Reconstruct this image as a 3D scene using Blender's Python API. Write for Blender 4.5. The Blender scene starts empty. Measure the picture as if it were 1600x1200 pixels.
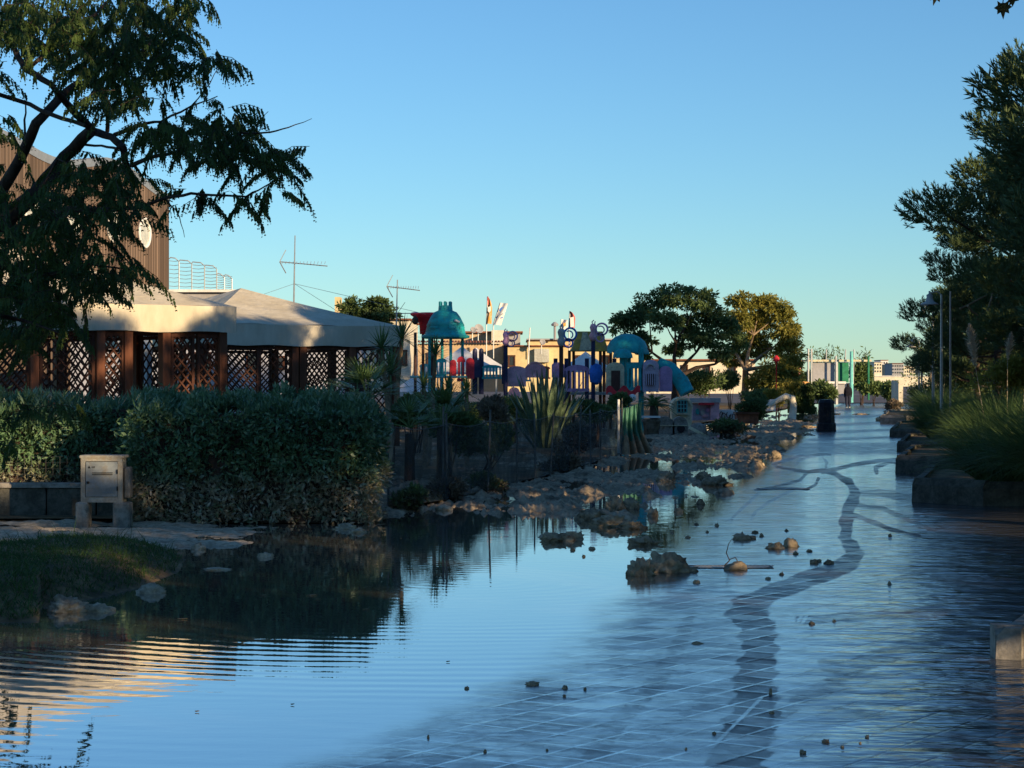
import bpy, bmesh, math, random
import numpy as np
from mathutils import Vector, Matrix, noise as mnoise
R = math.radians
random.seed(7); rng = np.random.default_rng(7)
S = bpy.context.scene; COL = S.collection

# ---------------------------------------------------------------- camera, sky, sun, exposure
CAM_H, F_PX, HZ = 1.7, 3200.0, 598.0      # eye height, focal length and horizon row of the 1600 px wide photograph
cam = bpy.data.cameras.new('camera'); cam.sensor_width = 36; cam.lens = 72.0
cam.shift_y = -2.0/1600; cam.clip_start = 0.1; cam.clip_end = 20000
co = bpy.data.objects.new('camera', cam); COL.objects.link(co)
co.location = (0, 0, CAM_H); co.rotation_euler = (R(90), 0, 0); S.camera = co
SUN_EL, SUN_AZ = 12.5, 138.0              # azimuth clockwise from the view direction: behind the camera, to the right
W = bpy.data.worlds.new('World'); S.world = W; W.use_nodes = True
nt = W.node_tree; nt.nodes.clear()
sky = nt.nodes.new('ShaderNodeTexSky'); sky.sky_type = 'NISHITA'; sky.sun_disc = False
sky.sun_elevation = R(SUN_EL); sky.sun_rotation = R(SUN_AZ)
sky.altitude = 0; sky.air_density = 1.0; sky.dust_density = 0.0; sky.ozone_density = 3.0
bg = nt.nodes.new('ShaderNodeBackground'); bg.inputs['Strength'].default_value = 0.112
wo = nt.nodes.new('ShaderNodeOutputWorld')
wb = nt.nodes.new('ShaderNodeMix'); wb.data_type = 'RGBA'; wb.blend_type = 'MULTIPLY'; wb.inputs[0].default_value = 1.0; wb.inputs[7].default_value = (.58, .825, 1.0, 1)   # cool daylight balance
nt.links.new(sky.outputs[0], wb.inputs[6]); nt.links.new(wb.outputs[2], bg.inputs[0]); nt.links.new(bg.outputs[0], wo.inputs[0])
sl = bpy.data.lights.new('sun', 'SUN'); sl.energy = 5.0; sl.angle = R(0.5); sl.color = (1.0, 0.74, 0.44)
so = bpy.data.objects.new('sun', sl); COL.objects.link(so)
sv = Vector((math.sin(R(SUN_AZ))*math.cos(R(SUN_EL)), math.cos(R(SUN_AZ))*math.cos(R(SUN_EL)), math.sin(R(SUN_EL))))
so.rotation_euler = sv.to_track_quat('Z', 'Y').to_euler(); so.location = (30, -30, 20)
S.view_settings.view_transform = 'Standard'; S.view_settings.look = 'None'
S.view_settings.exposure = 0.46; S.view_settings.gamma = 1.0; S.view_settings.use_curve_mapping = False
S.cycles.max_bounces = 6; S.cycles.transparent_max_bounces = 24; S.cycles.glossy_bounces = 3
S.cycles.diffuse_bounces = 5; S.cycles.transmission_bounces = 3; S.cycles.caustics_reflective = False
S.cycles.use_denoising = True

# ---------------------------------------------------------------- helpers
def P(px, py, Y): return Vector(((px-800)/F_PX*Y, Y, CAM_H+(HZ-py)/F_PX*Y))
def Yg(py): return F_PX*CAM_H/(py-HZ)
def G(px, py): return P(px, py, Yg(py))
class Nodes:
    def __init__(s, m): s.t = m.node_tree; s.t.nodes.clear()
    def n(s, typ, **kw):
        nd = s.t.nodes.new(typ); ins = kw.pop('i', {})
        for k, v in kw.items(): setattr(nd, k, v)
        for k, v in ins.items(): s.put(nd.inputs[k], v)
        return nd
    def put(s, sock, v):
        if isinstance(v, bpy.types.NodeSocket): s.t.links.new(v, sock)
        elif isinstance(v, bpy.types.Node): s.t.links.new(v.outputs[0], sock)
        else:
            if isinstance(v, (tuple, list)) and len(v) == 3 and sock.type == 'RGBA': v = (*v, 1)
            sock.default_value = v
    def m(s, op, a, b=0.0, c=0.0, clamp=False):
        nd = s.t.nodes.new('ShaderNodeMath'); nd.operation = op; nd.use_clamp = clamp
        for k, v in enumerate((a, b, c)): s.put(nd.inputs[k], v)
        return nd.outputs[0]
    def mix(s, f, a, b):
        nd = s.t.nodes.new('ShaderNodeMix'); nd.data_type = 'RGBA'
        s.put(nd.inputs[0], f); s.put(nd.inputs[6], a); s.put(nd.inputs[7], b); return nd.outputs[2]
    def fmix(s, f, a, b):
        nd = s.t.nodes.new('ShaderNodeMix'); s.put(nd.inputs[0], f); s.put(nd.inputs[2], a); s.put(nd.inputs[3], b); return nd.outputs[0]
    def noise(s, vec, scale, det=4, rough=.55):
        nd = s.n('ShaderNodeTexNoise', i={'Scale': scale, 'Detail': det, 'Roughness': rough})
        if vec is not None: s.put(nd.inputs['Vector'], vec)
        return nd.outputs[0]
    def ramp(s, f, lo, hi, a=0.0, b=1.0):
        nd = s.n('ShaderNodeMapRange', i={'Value': f, 'From Min': lo, 'From Max': hi, 'To Min': a, 'To Max': b}); nd.interpolation_type = 'SMOOTHSTEP'; return nd.outputs[0]
    def pos(s): return s.n('ShaderNodeNewGeometry').outputs['Position']
    def obj(s): return s.n('ShaderNodeTexCoord').outputs['Object']
    def attr(s, name): return s.n('ShaderNodeAttribute', attribute_name=name).outputs['Fac']
    def mapv(s, v, sc=(1, 1, 1), rot=(0, 0, 0)): return s.n('ShaderNodeMapping', i={'Vector': v, 'Scale': sc, 'Rotation': rot}).outputs[0]
    def out(s, sh): s.n('ShaderNodeOutputMaterial', i={'Surface': sh})
def newmat(name):
    m = bpy.data.materials.new(name); m.use_nodes = True; return m, Nodes(m)
def solid(name, col, rough=.7, var=.25, scale=3, bump=.0, bscale=30, spec=.18, metal=0.0, dirt=None, stretch=(1, 1, 1), rnd=.0):
    m, N = newmat(name); v = N.mapv(N.obj(), stretch)
    n1 = N.noise(v, scale, 6, .65); n2 = N.noise(v, scale*7, 4, .6)
    f = N.m('ADD', N.m('MULTIPLY', n1, .65), N.m('MULTIPLY', n2, .35))
    c0 = tuple(max(0, x*(1-var*1.6)) for x in col); c1 = tuple(x*(1+var) for x in col)
    c = N.mix(N.ramp(f, .32, .68), c0, c1)
    if rnd:
        r = N.n('ShaderNodeObjectInfo').outputs['Random']
        c = N.mix(N.m('MULTIPLY', r, rnd), c, tuple(x*.45 for x in col))
    if dirt:
        c = N.mix(N.m('MULTIPLY', N.ramp(N.noise(N.obj(), scale*1.7, 7, .7), .48, .66), .8), c, dirt)
    b = N.n('ShaderNodeBsdfPrincipled', i={'Base Color': c, 'Metallic': metal, 'Specular IOR Level': spec})
    N.put(b.inputs['Roughness'], N.ramp(n2, .3, .7, max(.02, rough-.12), min(1, rough+.12)))
    if bump:
        N.put(b.inputs['Normal'], N.n('ShaderNodeBump', i={'Strength': .8, 'Distance': bump, 'Height': N.noise(v, bscale, 5, .6)}))
    N.out(b); return m
def leafmat(name, ca, cb, trans=.25, rough=.5, muddy=None, scale=2.5, cc=None, spec=.25):
    """two leaf colours mixed clump by clump, a third fine one, some light passing through; muddy = (height, width, colour)"""
    m, N = newmat(name); p = N.pos()
    f = N.ramp(N.noise(p, scale, 3), .35, .65); c = N.mix(f, ca, cb)
    f2 = N.ramp(N.n('ShaderNodeTexWhiteNoise', i={'Vector': N.mapv(p, (23, 23, 23))}).outputs[0], 0, 1)
    r = N.noise(p, 40, 2); c = N.mix(N.ramp(r, .45, .75), c, cc or tuple(x*1.7 for x in cb))
    if muddy:
        z = N.n('ShaderNodeSeparateXYZ', i={'Vector': p}).outputs[2]
        z = N.m('ADD', z, N.m('MULTIPLY', N.m('SUBTRACT', N.noise(p, 4, 4), .5), .5))
        k = N.ramp(z, muddy[0]-muddy[1], muddy[0]+muddy[1], 1, 0)
        k = N.m('MULTIPLY', k, N.ramp(N.noise(p, 11, 3), .36, .52, .25, 1))
        c = N.mix(k, c, N.mix(N.noise(p, 25, 3), muddy[2], tuple(x*.5 for x in muddy[2])))
    b = N.n('ShaderNodeBsdfPrincipled', i={'Base Color': c, 'Roughness': rough, 'Specular IOR Level': spec})
    t = N.n('ShaderNodeBsdfTranslucent', i={'Color': c})
    N.out(N.n('ShaderNodeMixShader', i={0: trans, 1: b, 2: t}).outputs[0]); return m
class MB:
    """collects shapes; build() links them as ONE mesh object"""
    def __init__(s): s.v = []; s.f = []; s.mi = []; s.cur = 0
    def add(s, vs, fs):
        o = len(s.v); s.v.extend([tuple(v) for v in vs]); s.f.extend([tuple(i+o for i in f) for f in fs]); s.mi.extend([s.cur]*len(fs)); return s
    def box(s, c, d, rz=0.0, ry=0.0, bev=0.0):
        hx, hy, hz = d[0]/2, d[1]/2, d[2]/2; M = Matrix.Rotation(rz, 3, 'Z') @ Matrix.Rotation(ry, 3, 'Y'); c = Vector(c)
        if bev > 0:
            b = min(bev, hx*.45, hy*.45); vs = []
            for z, k in ((-hz, 0), (hz-b, 0), (hz, b)):
                X, Y = hx-k, hy-k; q = b if k == 0 else b*.6
                vs += [c + M @ Vector(t) for t in ((X-q, -Y, z), (X, -Y+q, z), (X, Y-q, z), (X-q, Y, z), (-X+q, Y, z), (-X, Y-q, z), (-X, -Y+q, z), (-X+q, -Y, z))]
            fs = [tuple(range(7, -1, -1)), tuple(range(16, 24))]
            for l in (0, 8):
                for i in range(8): j = (i+1) % 8; fs.append((l+i, l+j, l+8+j, l+8+i))
            return s.add(vs, fs)
        vs = [c + M @ Vector((x*hx, y*hy, z*hz)) for z in (-1, 1) for x, y in ((-1, -1), (1, -1), (1, 1), (-1, 1))]
        return s.add(vs, [(3, 2, 1, 0), (4, 5, 6, 7), (0, 1, 5, 4), (1, 2, 6, 5), (2, 3, 7, 6), (3, 0, 4, 7)])
    def tube(s, pts, rad, n=6, cap=True):
        pts = [Vector(p) for p in pts]; rad = [rad]*len(pts) if isinstance(rad, (int, float)) else rad
        vs = []; fs = []; up = Vector((0.31, 0.17, 1)).normalized()
        for i, p in enumerate(pts):
            d = (pts[min(i+1, len(pts)-1)]-pts[max(i-1, 0)]); d = d.normalized() if d.length > 1e-9 else Vector((0, 0, 1))
            a = d.cross(up); a = a.normalized() if a.length > 1e-3 else Vector((1, 0, 0)); b = a.cross(d)
            up = b if b.length > .1 else up
            vs += [p+(a*math.cos(2*math.pi*k/n)+b*math.sin(2*math.pi*k/n))*rad[i] for k in range(n)]
        for i in range(len(pts)-1):
            for k in range(n): j = (k+1) % n; fs.append((i*n+k, i*n+j, (i+1)*n+j, (i+1)*n+k))
        if cap: fs += [tuple(range(n)), tuple(range(len(pts)*n-1, (len(pts)-1)*n-1, -1))]
        return s.add(vs, fs)
    def lathe(s, c, prof, n=16, ang=0.0, sx=1.0, sy=1.0):
        c = Vector(c); vs = []; fs = []
        for r, z in prof: vs += [c+Vector((math.cos(2*math.pi*k/n+ang)*r*sx, math.sin(2*math.pi*k/n+ang)*r*sy, z)) for k in range(n)]
        for i in range(len(prof)-1):
            for k in range(n): j = (k+1) % n; fs.append((i*n+k, i*n+j, (i+1)*n+j, (i+1)*n+k))
        fs += [tuple(range(n-1, -1, -1)), tuple(range((len(prof)-1)*n, len(prof)*n))]
        return s.add(vs, fs)
    def plate(s, c, poly, t, rz=0.0):
        """outline poly (x, z) stood upright, thickness t, turned by rz about z"""
        c = Vector(c); M = Matrix.Rotation(rz, 3, 'Z'); n = len(poly)
        vs = [c+M @ Vector((x, y, z)) for y in (-t/2, t/2) for x, z in poly]
        fs = [tuple(range(n)), tuple(range(2*n-1, n-1, -1))]+[(i, (i+1) % n+0, (i+1) % n+n, i+n)[::-1] for i in range(n)]
        return s.add(vs, fs)
    def ring(s, c, ra, rb, w, t, n=20, rz=0.0, a0=0.0, a1=2*math.pi):
        """flat elliptic ring standing upright"""
        c = Vector(c); M = Matrix.Rotation(rz, 3, 'Z'); vs = []; fs = []; full = abs(a1-a0-2*math.pi) < 1e-6
        m = n if full else n+1
        for k in range(m):
            a = a0+(a1-a0)*k/n
            for (u, y) in ((0, -t/2), (w, -t/2), (w, t/2), (0, t/2)):
                vs.append(c+M @ Vector(((ra-u)*math.cos(a), y, (rb-u)*math.sin(a))))
        for k in range(n):
            j = (k+1) % m
            for q in range(4): r = (q+1) % 4; fs.append((k*4+q, k*4+r, j*4+r, j*4+q))
        return s.add(vs, fs)
    def mesh(s, name, mats, smooth=False):
        me = bpy.data.meshes.new(name); me.from_pydata(s.v, [], s.f)
        for m in (mats if isinstance(mats, (list, tuple)) else [mats]): me.materials.append(m)
        me.polygons.foreach_set('material_index', s.mi)
        if smooth: me.polygons.foreach_set('use_smooth', [True]*len(s.f))
        me.update(); return me
    def build(s, name, mats, parent=None, smooth=False):
        o = bpy.data.objects.new(name, s.mesh(name, mats, smooth)); COL.objects.link(o)
        if parent is not None:
            o.parent = parent
            if parent.get('_w'): o.matrix_parent_inverse = Matrix.Translation(-Vector(parent.location))
        return o
def npmesh(name, V, F, mats, parent=None, smooth=False, attrs=None):
    V = np.asarray(V, dtype=np.float32).reshape(-1, 3); F = np.asarray(F, dtype=np.int32); k = F.shape[1]
    me = bpy.data.meshes.new(name); me.vertices.add(len(V)); me.vertices.foreach_set('co', V.ravel())
    me.loops.add(F.size); me.loops.foreach_set('vertex_index', F.ravel())
    me.polygons.add(len(F)); me.polygons.foreach_set('loop_start', np.arange(0, F.size, k, dtype=np.int32))
    me.polygons.foreach_set('loop_total', np.full(len(F), k, dtype=np.int32))
    if smooth: me.polygons.foreach_set('use_smooth', np.ones(len(F), dtype=bool))
    for m in (mats if isinstance(mats, (list, tuple)) else [mats]): me.materials.append(m)
    for a, arr in (attrs or {}).items():
        at = me.attributes.new(a, 'FLOAT', 'POINT'); at.data.foreach_set('value', np.asarray(arr, dtype=np.float32).ravel())
    me.update(calc_edges=True); me.validate()
    o = bpy.data.objects.new(name, me); COL.objects.link(o)
    if parent is not None:
        o.parent = parent
        if parent.get('_w'): o.matrix_parent_inverse = Matrix.Translation(-Vector(parent.location))
    return o
def tag(o, label=None, cat=None, group=None, kind=None):
    for k, v in (('label', label), ('category', cat), ('group', group), ('kind', kind)):
        if v: o[k] = v
    return o
def thing(name, loc, label, cat, group=None, local=False):
    """Empty at a thing's base; its parts are built in world coordinates unless local"""
    o = bpy.data.objects.new(name, None); COL.objects.link(o); o.location = loc; o.empty_display_size = .1
    if not local: o['_w'] = 1
    return tag(o, label, cat, group)
KIDS = {}
def copy_tree(o, parent=None):
    c = o.copy(); COL.objects.link(c)
    if parent is not None: c.parent = parent
    for ch in o.children: copy_tree(ch, c)
    return c
def unit(a): return a/np.maximum(np.linalg.norm(a, axis=-1, keepdims=True), 1e-9)
def leafquads(B, D, L, Wd, roll=None, fold=0.0):
    """diamond leaves: base points B, directions D, lengths L, widths Wd"""
    n = len(B); D = unit(D); L = np.broadcast_to(L, n)[:, None]; Wd = np.broadcast_to(Wd, n)[:, None]
    q = unit(rng.normal(size=(n, 3))) if roll is None else roll
    side = unit(np.cross(D, q)); mid = B+D*L*.45
    V = np.stack([B, mid+side*Wd*.5, B+D*L, mid-side*Wd*.5], 1).reshape(-1, 3)
    return V, np.arange(n*4).reshape(-1, 4)
def blades(B, D, L, Wd, droop, seg=4):
    """long grass blades bending over: strips of seg quads"""
    n = len(B); D = unit(D); L = np.broadcast_to(L, n)[:, None]; Wd = np.broadcast_to(Wd, n)[:, None]; droop = np.broadcast_to(droop, n)[:, None]
    side = unit(np.cross(D, np.array([0, 0, 1.0])+rng.normal(size=(n, 3))*.3)); rows = []
    h = D.copy(); h[:, 2] = 0; h = unit(h+1e-6)
    for k in range(seg+1):
        t = k/seg; p = B+D*L*t+h*L*droop*t*t*.5-np.array([0, 0, 1.0])*L*droop*t**2.2*.8
        w = Wd*(1-t)**.6*.5+.0004; rows += [p-side*w, p+side*w]
    V = np.stack(rows, 1); m = (seg+1)*2
    base = np.arange(n)[:, None]*m; F = []
    for k in range(seg): F.append(np.stack([base[:, 0]+2*k, base[:, 0]+2*k+1, base[:, 0]+2*k+3, base[:, 0]+2*k+2], 1))
    return V.reshape(-1, 3), np.concatenate(F, 0)
def join(parts):
    V = []; F = []; o = 0
    for v, f in parts: V.append(v); F.append(f+o); o += len(v)
    return np.concatenate(V), np.concatenate(F)
def inball(n, c, r, shell=.0):
    u = unit(rng.normal(size=(n, 3))); k = (shell+(1-shell)*rng.random(n)**.6)[:, None]
    return np.asarray(c)+u*k*np.asarray(r), u
def fbm(x, y, sc, seed=0.0, oct=4):
    return mnoise.fractal(Vector((x*sc+seed, y*sc-seed, seed*1.3)), .8, 2.1, oct)
def segdist(px, py, poly):
    d = np.full(px.shape, 1e9)
    for (x0, y0), (x1, y1) in zip(poly[:-1], poly[1:]):
        vx, vy = x1-x0, y1-y0; t = np.clip(((px-x0)*vx+(py-y0)*vy)/(vx*vx+vy*vy+1e-9), 0, 1)
        d = np.minimum(d, np.hypot((px-x0-t*vx), (py-y0-t*vy)))
    return d
sm = lambda t: np.clip(t, 0, 1)**2*(3-2*np.clip(t, 0, 1))

# ---------------------------------------------------------------- materials
WOOD = solid('reddish_stained_wood', (.16, .062, .034), .5, .35, 2, .002, 40, stretch=(1, 1, .15), rnd=.3)
LATT = solid('dark_lattice_wood', (.085, .035, .022), .6, .3, 5)
PLANK = solid('weathered_cladding', (.19, .135, .10), .75, .6, 1.2, .004, 30, stretch=(3, 3, .12), rnd=1.0, dirt=(.13, .115, .11))
CONC = solid('grey_concrete', (0.312, 0.286, 0.247), .85, .3, 3, .004, 60, dirt=(.11, .09, .065))
KERB = solid('pale_worn_kerb', (.36, .33, .29), .8, .35, 5, .005, 40, dirt=(.12, .10, .08))
DKERB = solid('mossy_dark_kerb', (.11, .105, .085), .8, .35, 5, .006, 40, dirt=(.045, .045, .035))
METAL = solid('dull_galvanised_metal', (.42, .43, .43), .45, .1, 6, metal=.6)
WPAINT = solid('white_paint', (.78, .77, .74), .5, .08, 3)
CAB = solid('grey_cabinet_plastic', (.22, .25, .27), .5, .15, 4, dirt=(.22, .19, .15))
CABF = solid('pale_cabinet_frame', (.33, .32, .28), .6, .2, 6, dirt=(.26, .21, .15))
BIN = solid('dark_bin_plastic', (.02, .022, .03), .45, .3, 4, dirt=(.06, .055, .05))
TEAL = solid('faded_teal_plastic', (0.025, 0.408, 0.425), .5, .2, 3, dirt=(.05, .22, .22))
PURP = solid('faded_purple_plastic', (0.567, 0.324, 0.54), .5, .2, 4)
PINK = solid('faded_pink_plastic', (0.8, 0.429, 0.494), .5, .2, 4)
RED = solid('red_plastic', (0.672, 0.04, 0.056), .45, .2, 3)
BLUE = solid('blue_plastic', (0.045, 0.195, 0.675), .45, .2, 3)
NAVY = solid('navy_post', (.03, .035, .09), .5, .2, 3)
BROWNP = solid('brown_post', (.09, .045, .035), .6, .2, 3)
YEL = solid('ochre_plastic', (0.54, 0.33, 0.06), .55, .2, 2, dirt=(.28, .2, .1))
CREAM = solid('cream_plastic', (0.675, 0.608, 0.405), .6, .15, 3, dirt=(.3, .27, .2))
GREYP = solid('grey_plastic', (0.462, 0.448, 0.434), .6, .15, 3)
LAV = solid('lavender_wall', (0.504, 0.42, 0.532), .7, .2, 3)
LTEAL = solid('light_teal_plastic', (0.18, 0.57, 0.54), .55, .2, 3)
CANV, N = newmat('cream_canvas'); v = N.obj()
c = N.mix(N.ramp(N.noise(N.mapv(v, (1, 1, .4)), 1.3, 6, .7), .35, .7), (.60, .53, .39), (.76, .69, .54))
b = N.n('ShaderNodeBsdfPrincipled', i={'Base Color': c, 'Roughness': .8, 'Specular IOR Level': .2})
N.put(b.inputs['Normal'], N.n('ShaderNodeBump', i={'Strength': 1., 'Distance': .03, 'Height': N.noise(N.mapv(v, (2.5, 2.5, .5)), 1.6, 4, .6)}))
N.out(N.n('ShaderNodeMixShader', i={0: .1, 1: b, 2: N.n('ShaderNodeBsdfTranslucent', i={'Color': c})}).outputs[0])
BARK = solid('dark_bark', (.075, .052, .04), .9, .4, 6, .01, 25, stretch=(1, 1, .4))
PBARK = solid('pine_bark', (.10, .07, .055), .9, .4, 4, .02, 15, stretch=(1, 1, .4))
LBARK = solid('light_bark', (.30, .22, .14), .9, .3, 4, .01, 15)
MUD = solid('wet_brown_mud', (.38, .30, .20), .85, .5, 2.5, .014, 22, dirt=(.46, .37, .25), spec=.06)
SILT = solid('pale_silt_foam', (.50, .42, .30), .8, .35, 5, .01, 30, dirt=(.26, .19, .11))
SOIL = solid('garden_soil', (0.216, 0.153, 0.081), .9, .4, 1.5, .02, 12, dirt=(.05, .045, .03))
L_ALB = leafmat('silk_tree_leaf', (0.035, 0.078, 0.027), (0.088, 0.146, 0.035), .3, .55, cc=(.09, .12, .025))
L_HEDGE = leafmat('hedge_leaf', (0.063, 0.146, 0.063), (0.136, 0.24, 0.109), .15, .35, (.55, .18, (.55, .46, .32)), 2.5, cc=(.20, .30, .18), spec=.5)
L_PINE = leafmat('pine_needle', (0.065, 0.112, 0.051), (0.119, 0.173, 0.065), .08, .6, cc=(.07, .09, .03), scale=.9)
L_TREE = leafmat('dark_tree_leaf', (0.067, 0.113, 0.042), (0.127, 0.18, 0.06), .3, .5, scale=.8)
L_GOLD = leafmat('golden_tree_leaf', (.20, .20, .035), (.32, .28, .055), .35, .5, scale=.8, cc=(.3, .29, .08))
L_BUSH = leafmat('shrub_leaf', (0.072, 0.12, 0.045), (0.136, 0.192, 0.064), .2, .5, (.25, .2, (.2, .16, .12)), 2)
L_DRY = leafmat('dry_shrub_leaf', (0.14, 0.112, 0.077), (0.224, 0.168, 0.112), .2, .7, scale=3)
L_YUC = leafmat('yucca_leaf', (0.075, 0.143, 0.057), (0.15, 0.225, 0.075), .15, .4, scale=3)
L_YUCY = leafmat('sun_tinted_yucca_leaf', (.16, .18, .03), (.28, .28, .06), .3, .45, scale=5)  # yellower copy of the yucca leaf, sunlight put into its colour
L_AGA = leafmat('agave_leaf', (0.07, 0.119, 0.07), (0.14, 0.196, 0.112), .05, .45, scale=3)
L_PAMP = leafmat('pampas_blade', (0.079, 0.15, 0.049), (0.15, 0.24, 0.079), .25, .5, scale=1.2, cc=(.10, .13, .05))
L_GRASS = leafmat('lawn_blade', (0.035, 0.077, 0.02), (0.063, 0.119, 0.031), .2, .6, scale=4)
L_PLANE = leafmat('plane_leaf', (.030, .040, .016), (.07, .06, .02), .3, .5, scale=9)
PLUME = leafmat('pampas_plume', (.42, .36, .28), (.55, .47, .36), .35, .9, scale=6)
NEEDTW = solid('grey_twig', (.14, .11, .09), .9, .3, 5)
def wallmat(name, col, dirt): return solid(name, col, .85, .12, .8, .01, 6, dirt=dirt)
OCHRE = wallmat('yellow_render', (.68, .55, .30), (.55, .43, .24))
TANW = wallmat('tan_render', (.58, .43, .27), (.45, .33, .2))
CREAMW = wallmat('cream_render', (.72, .66, .52), (.55, .5, .4))
WHITEW = wallmat('white_render', (.74, .74, .72), (.6, .6, .58))
GREYW = wallmat('grey_render', (.36, .36, .38), (.3, .3, .3))
TERRA = solid('terracotta_tile', (.30, .11, .06), .8, .35, 4, rnd=.4)
GLASS = solid('dark_window_glass', (.03, .035, .04), .08, .1, 2, spec=.8)
PALEG = solid('pale_window_blind', (.55, .55, .48), .25, .2, 1.5, spec=.6)
SKIN = solid('skin', (.45, .26, .18), .6, .1, 3); HAIR = solid('dark_hair', (.012, .01, .009), .5, .2, 10)
CLOTHD = solid('dark_cloth', (.015, .016, .024), .9, .3, 8); CLOTHW = solid('white_cloth', (.62, .62, .62), .9, .15, 8); DENIM = solid('dark_denim', (.03, .035, .06), .9, .2, 8)
GREENP = solid('green_paint', (.03, .22, .12), .6, .2, 3)

# ---------------------------------------------------------------- ground, paving, water
TILE, TA = .25, R(-35.0)                     # tile size, turn of the joints
E_ROW = [(-60, 1330), (330, 1215), (530, 1160), (640, 1105), (760, 1058), (860, 1000), (920, 945), (985, 900), (1030, 850), (1075, 800), (1140, 752), (1185, 720), (1225, 694), (1262, 664), (1290, 640), (1320, 622), (1340, 612)]
def edge_x(py): a = np.array(E_ROW, float); return np.interp(py, a[::-1, 1], a[::-1, 0])
m_far, N = newmat('far_ground'); p = N.pos()
N.out(N.n('ShaderNodeBsdfPrincipled', i={'Base Color': N.mix(N.noise(p, .05, 5), (.10, .085, .06), (.16, .135, .10)), 'Roughness': .9}))
g = MB(); g.add([(-9000, -300, -.16), (9000, -300, -.16), (9000, 12000, -.16), (-9000, 12000, -.16)], [(0, 1, 2, 3)])
tag(g.build('ground', m_far), kind='structure')
# tile material: damp, gritty, dark
m_tile, N = newmat('wet_paver'); p = N.pos()
rn = N.n('ShaderNodeObjectInfo').outputs['Random']
c = N.mix(N.ramp(N.noise(p, 3, 6, .7), .3, .7), (.07, .05, .058), (.14, .105, .115))
c = N.mix(N.ramp(N.noise(p, 160, 2), .4, .7), c, (.18, .165, .15)); c = N.mix(N.m('MULTIPLY', rn, .5), c, (.06, .05, .055))
b = N.n('ShaderNodeBsdfPrincipled', i={'Base Color': c, 'Roughness': .35, 'Specular IOR Level': .6})
N.put(b.inputs['Normal'], N.n('ShaderNodeBump', i={'Strength': .5, 'Distance': .002, 'Height': N.noise(p, 200, 3)})); N.out(b)
pv = MB(); zb = -.040
pv.add([(-3.5-2, -4, zb), (7, -4, zb), (7, 14, zb), (9+20, 140, zb), (9+12, 140, zb), (6.0, 60, zb), (-2.5, 20, zb)], [(0, 1, 2, 3, 4, 5, 6)])
PAVE = tag(pv.build('pavement', SOIL), kind='structure')
ca, sa = math.cos(TA), math.sin(TA)
def tile_mesh():
    t = MB(); h = TILE/2-.005; z1 = 0; z0 = -.03
    t.box((0, 0, (z0+z1)/2), (2*h, 2*h, z1-z0), 0, 0, .006); return t.mesh('tile', m_tile)
TM = tile_mesh(); cand = []
for i in range(-60, 260):
    for j in range(-260, 200):
        u, w = (i+.5)*TILE, (j+.5)*TILE
        x, y = u*ca-w*sa, u*sa+w*ca
        if not 5 < y < 44: continue
        sx, sy = 800+x/y*F_PX, HZ+CAM_H/y*F_PX
        if x > .95+.18*y+.2 or sx < edge_x(sy)-260-1500/y: continue
        if sx < -100 or sx > 1750: continue
        infr = -30 < sx < 1630 and sy < 1215 and sx > edge_x(sy)-60
        cand.append((0 if infr else 1, y, x, sx))
cand.sort(key=lambda t: (t[0], t[1])); rest = MB()
def ztop(x, y): sx = 800+x/y*F_PX; return -.008-.05*float(sm((edge_x(HZ+CAM_H*F_PX/y)-sx)/260))
for k, (q, y, x, sx) in enumerate(cand):
    z = ztop(x, y)+random.uniform(-.0018, .0018)
    if k < 300:
        o = bpy.data.objects.new('tile', TM); COL.objects.link(o); o.parent = PAVE; o.location = (x, y, z)
        o.rotation_euler = (random.gauss(0, .004), random.gauss(0, .004), TA)
    else:
        h = TILE/2-.005; vs = []
        for zz in (z-.02, z):
            for a_, b_ in ((-h, -h), (h, -h), (h, h), (-h, h)): vs.append((x+a_*ca-b_*sa, y+a_*sa+b_*ca, zz))
        rest.add(vs, [(4, 5, 6, 7), (0, 1, 5, 4), (1, 2, 6, 5), (2, 3, 7, 6), (3, 0, 4, 7)])
tag(rest.build('tile_field', m_tile, PAVE), kind='stuff')
far = MB(); far.add([(1.2, 44, -.008), (9.2, 44, -.008), (.95+.18*140+.3, 140, -.008), (12.0, 140, -.008)], [(0, 1, 2, 3)])
tag(far.build('far_paving', m_tile), kind='structure')

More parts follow.
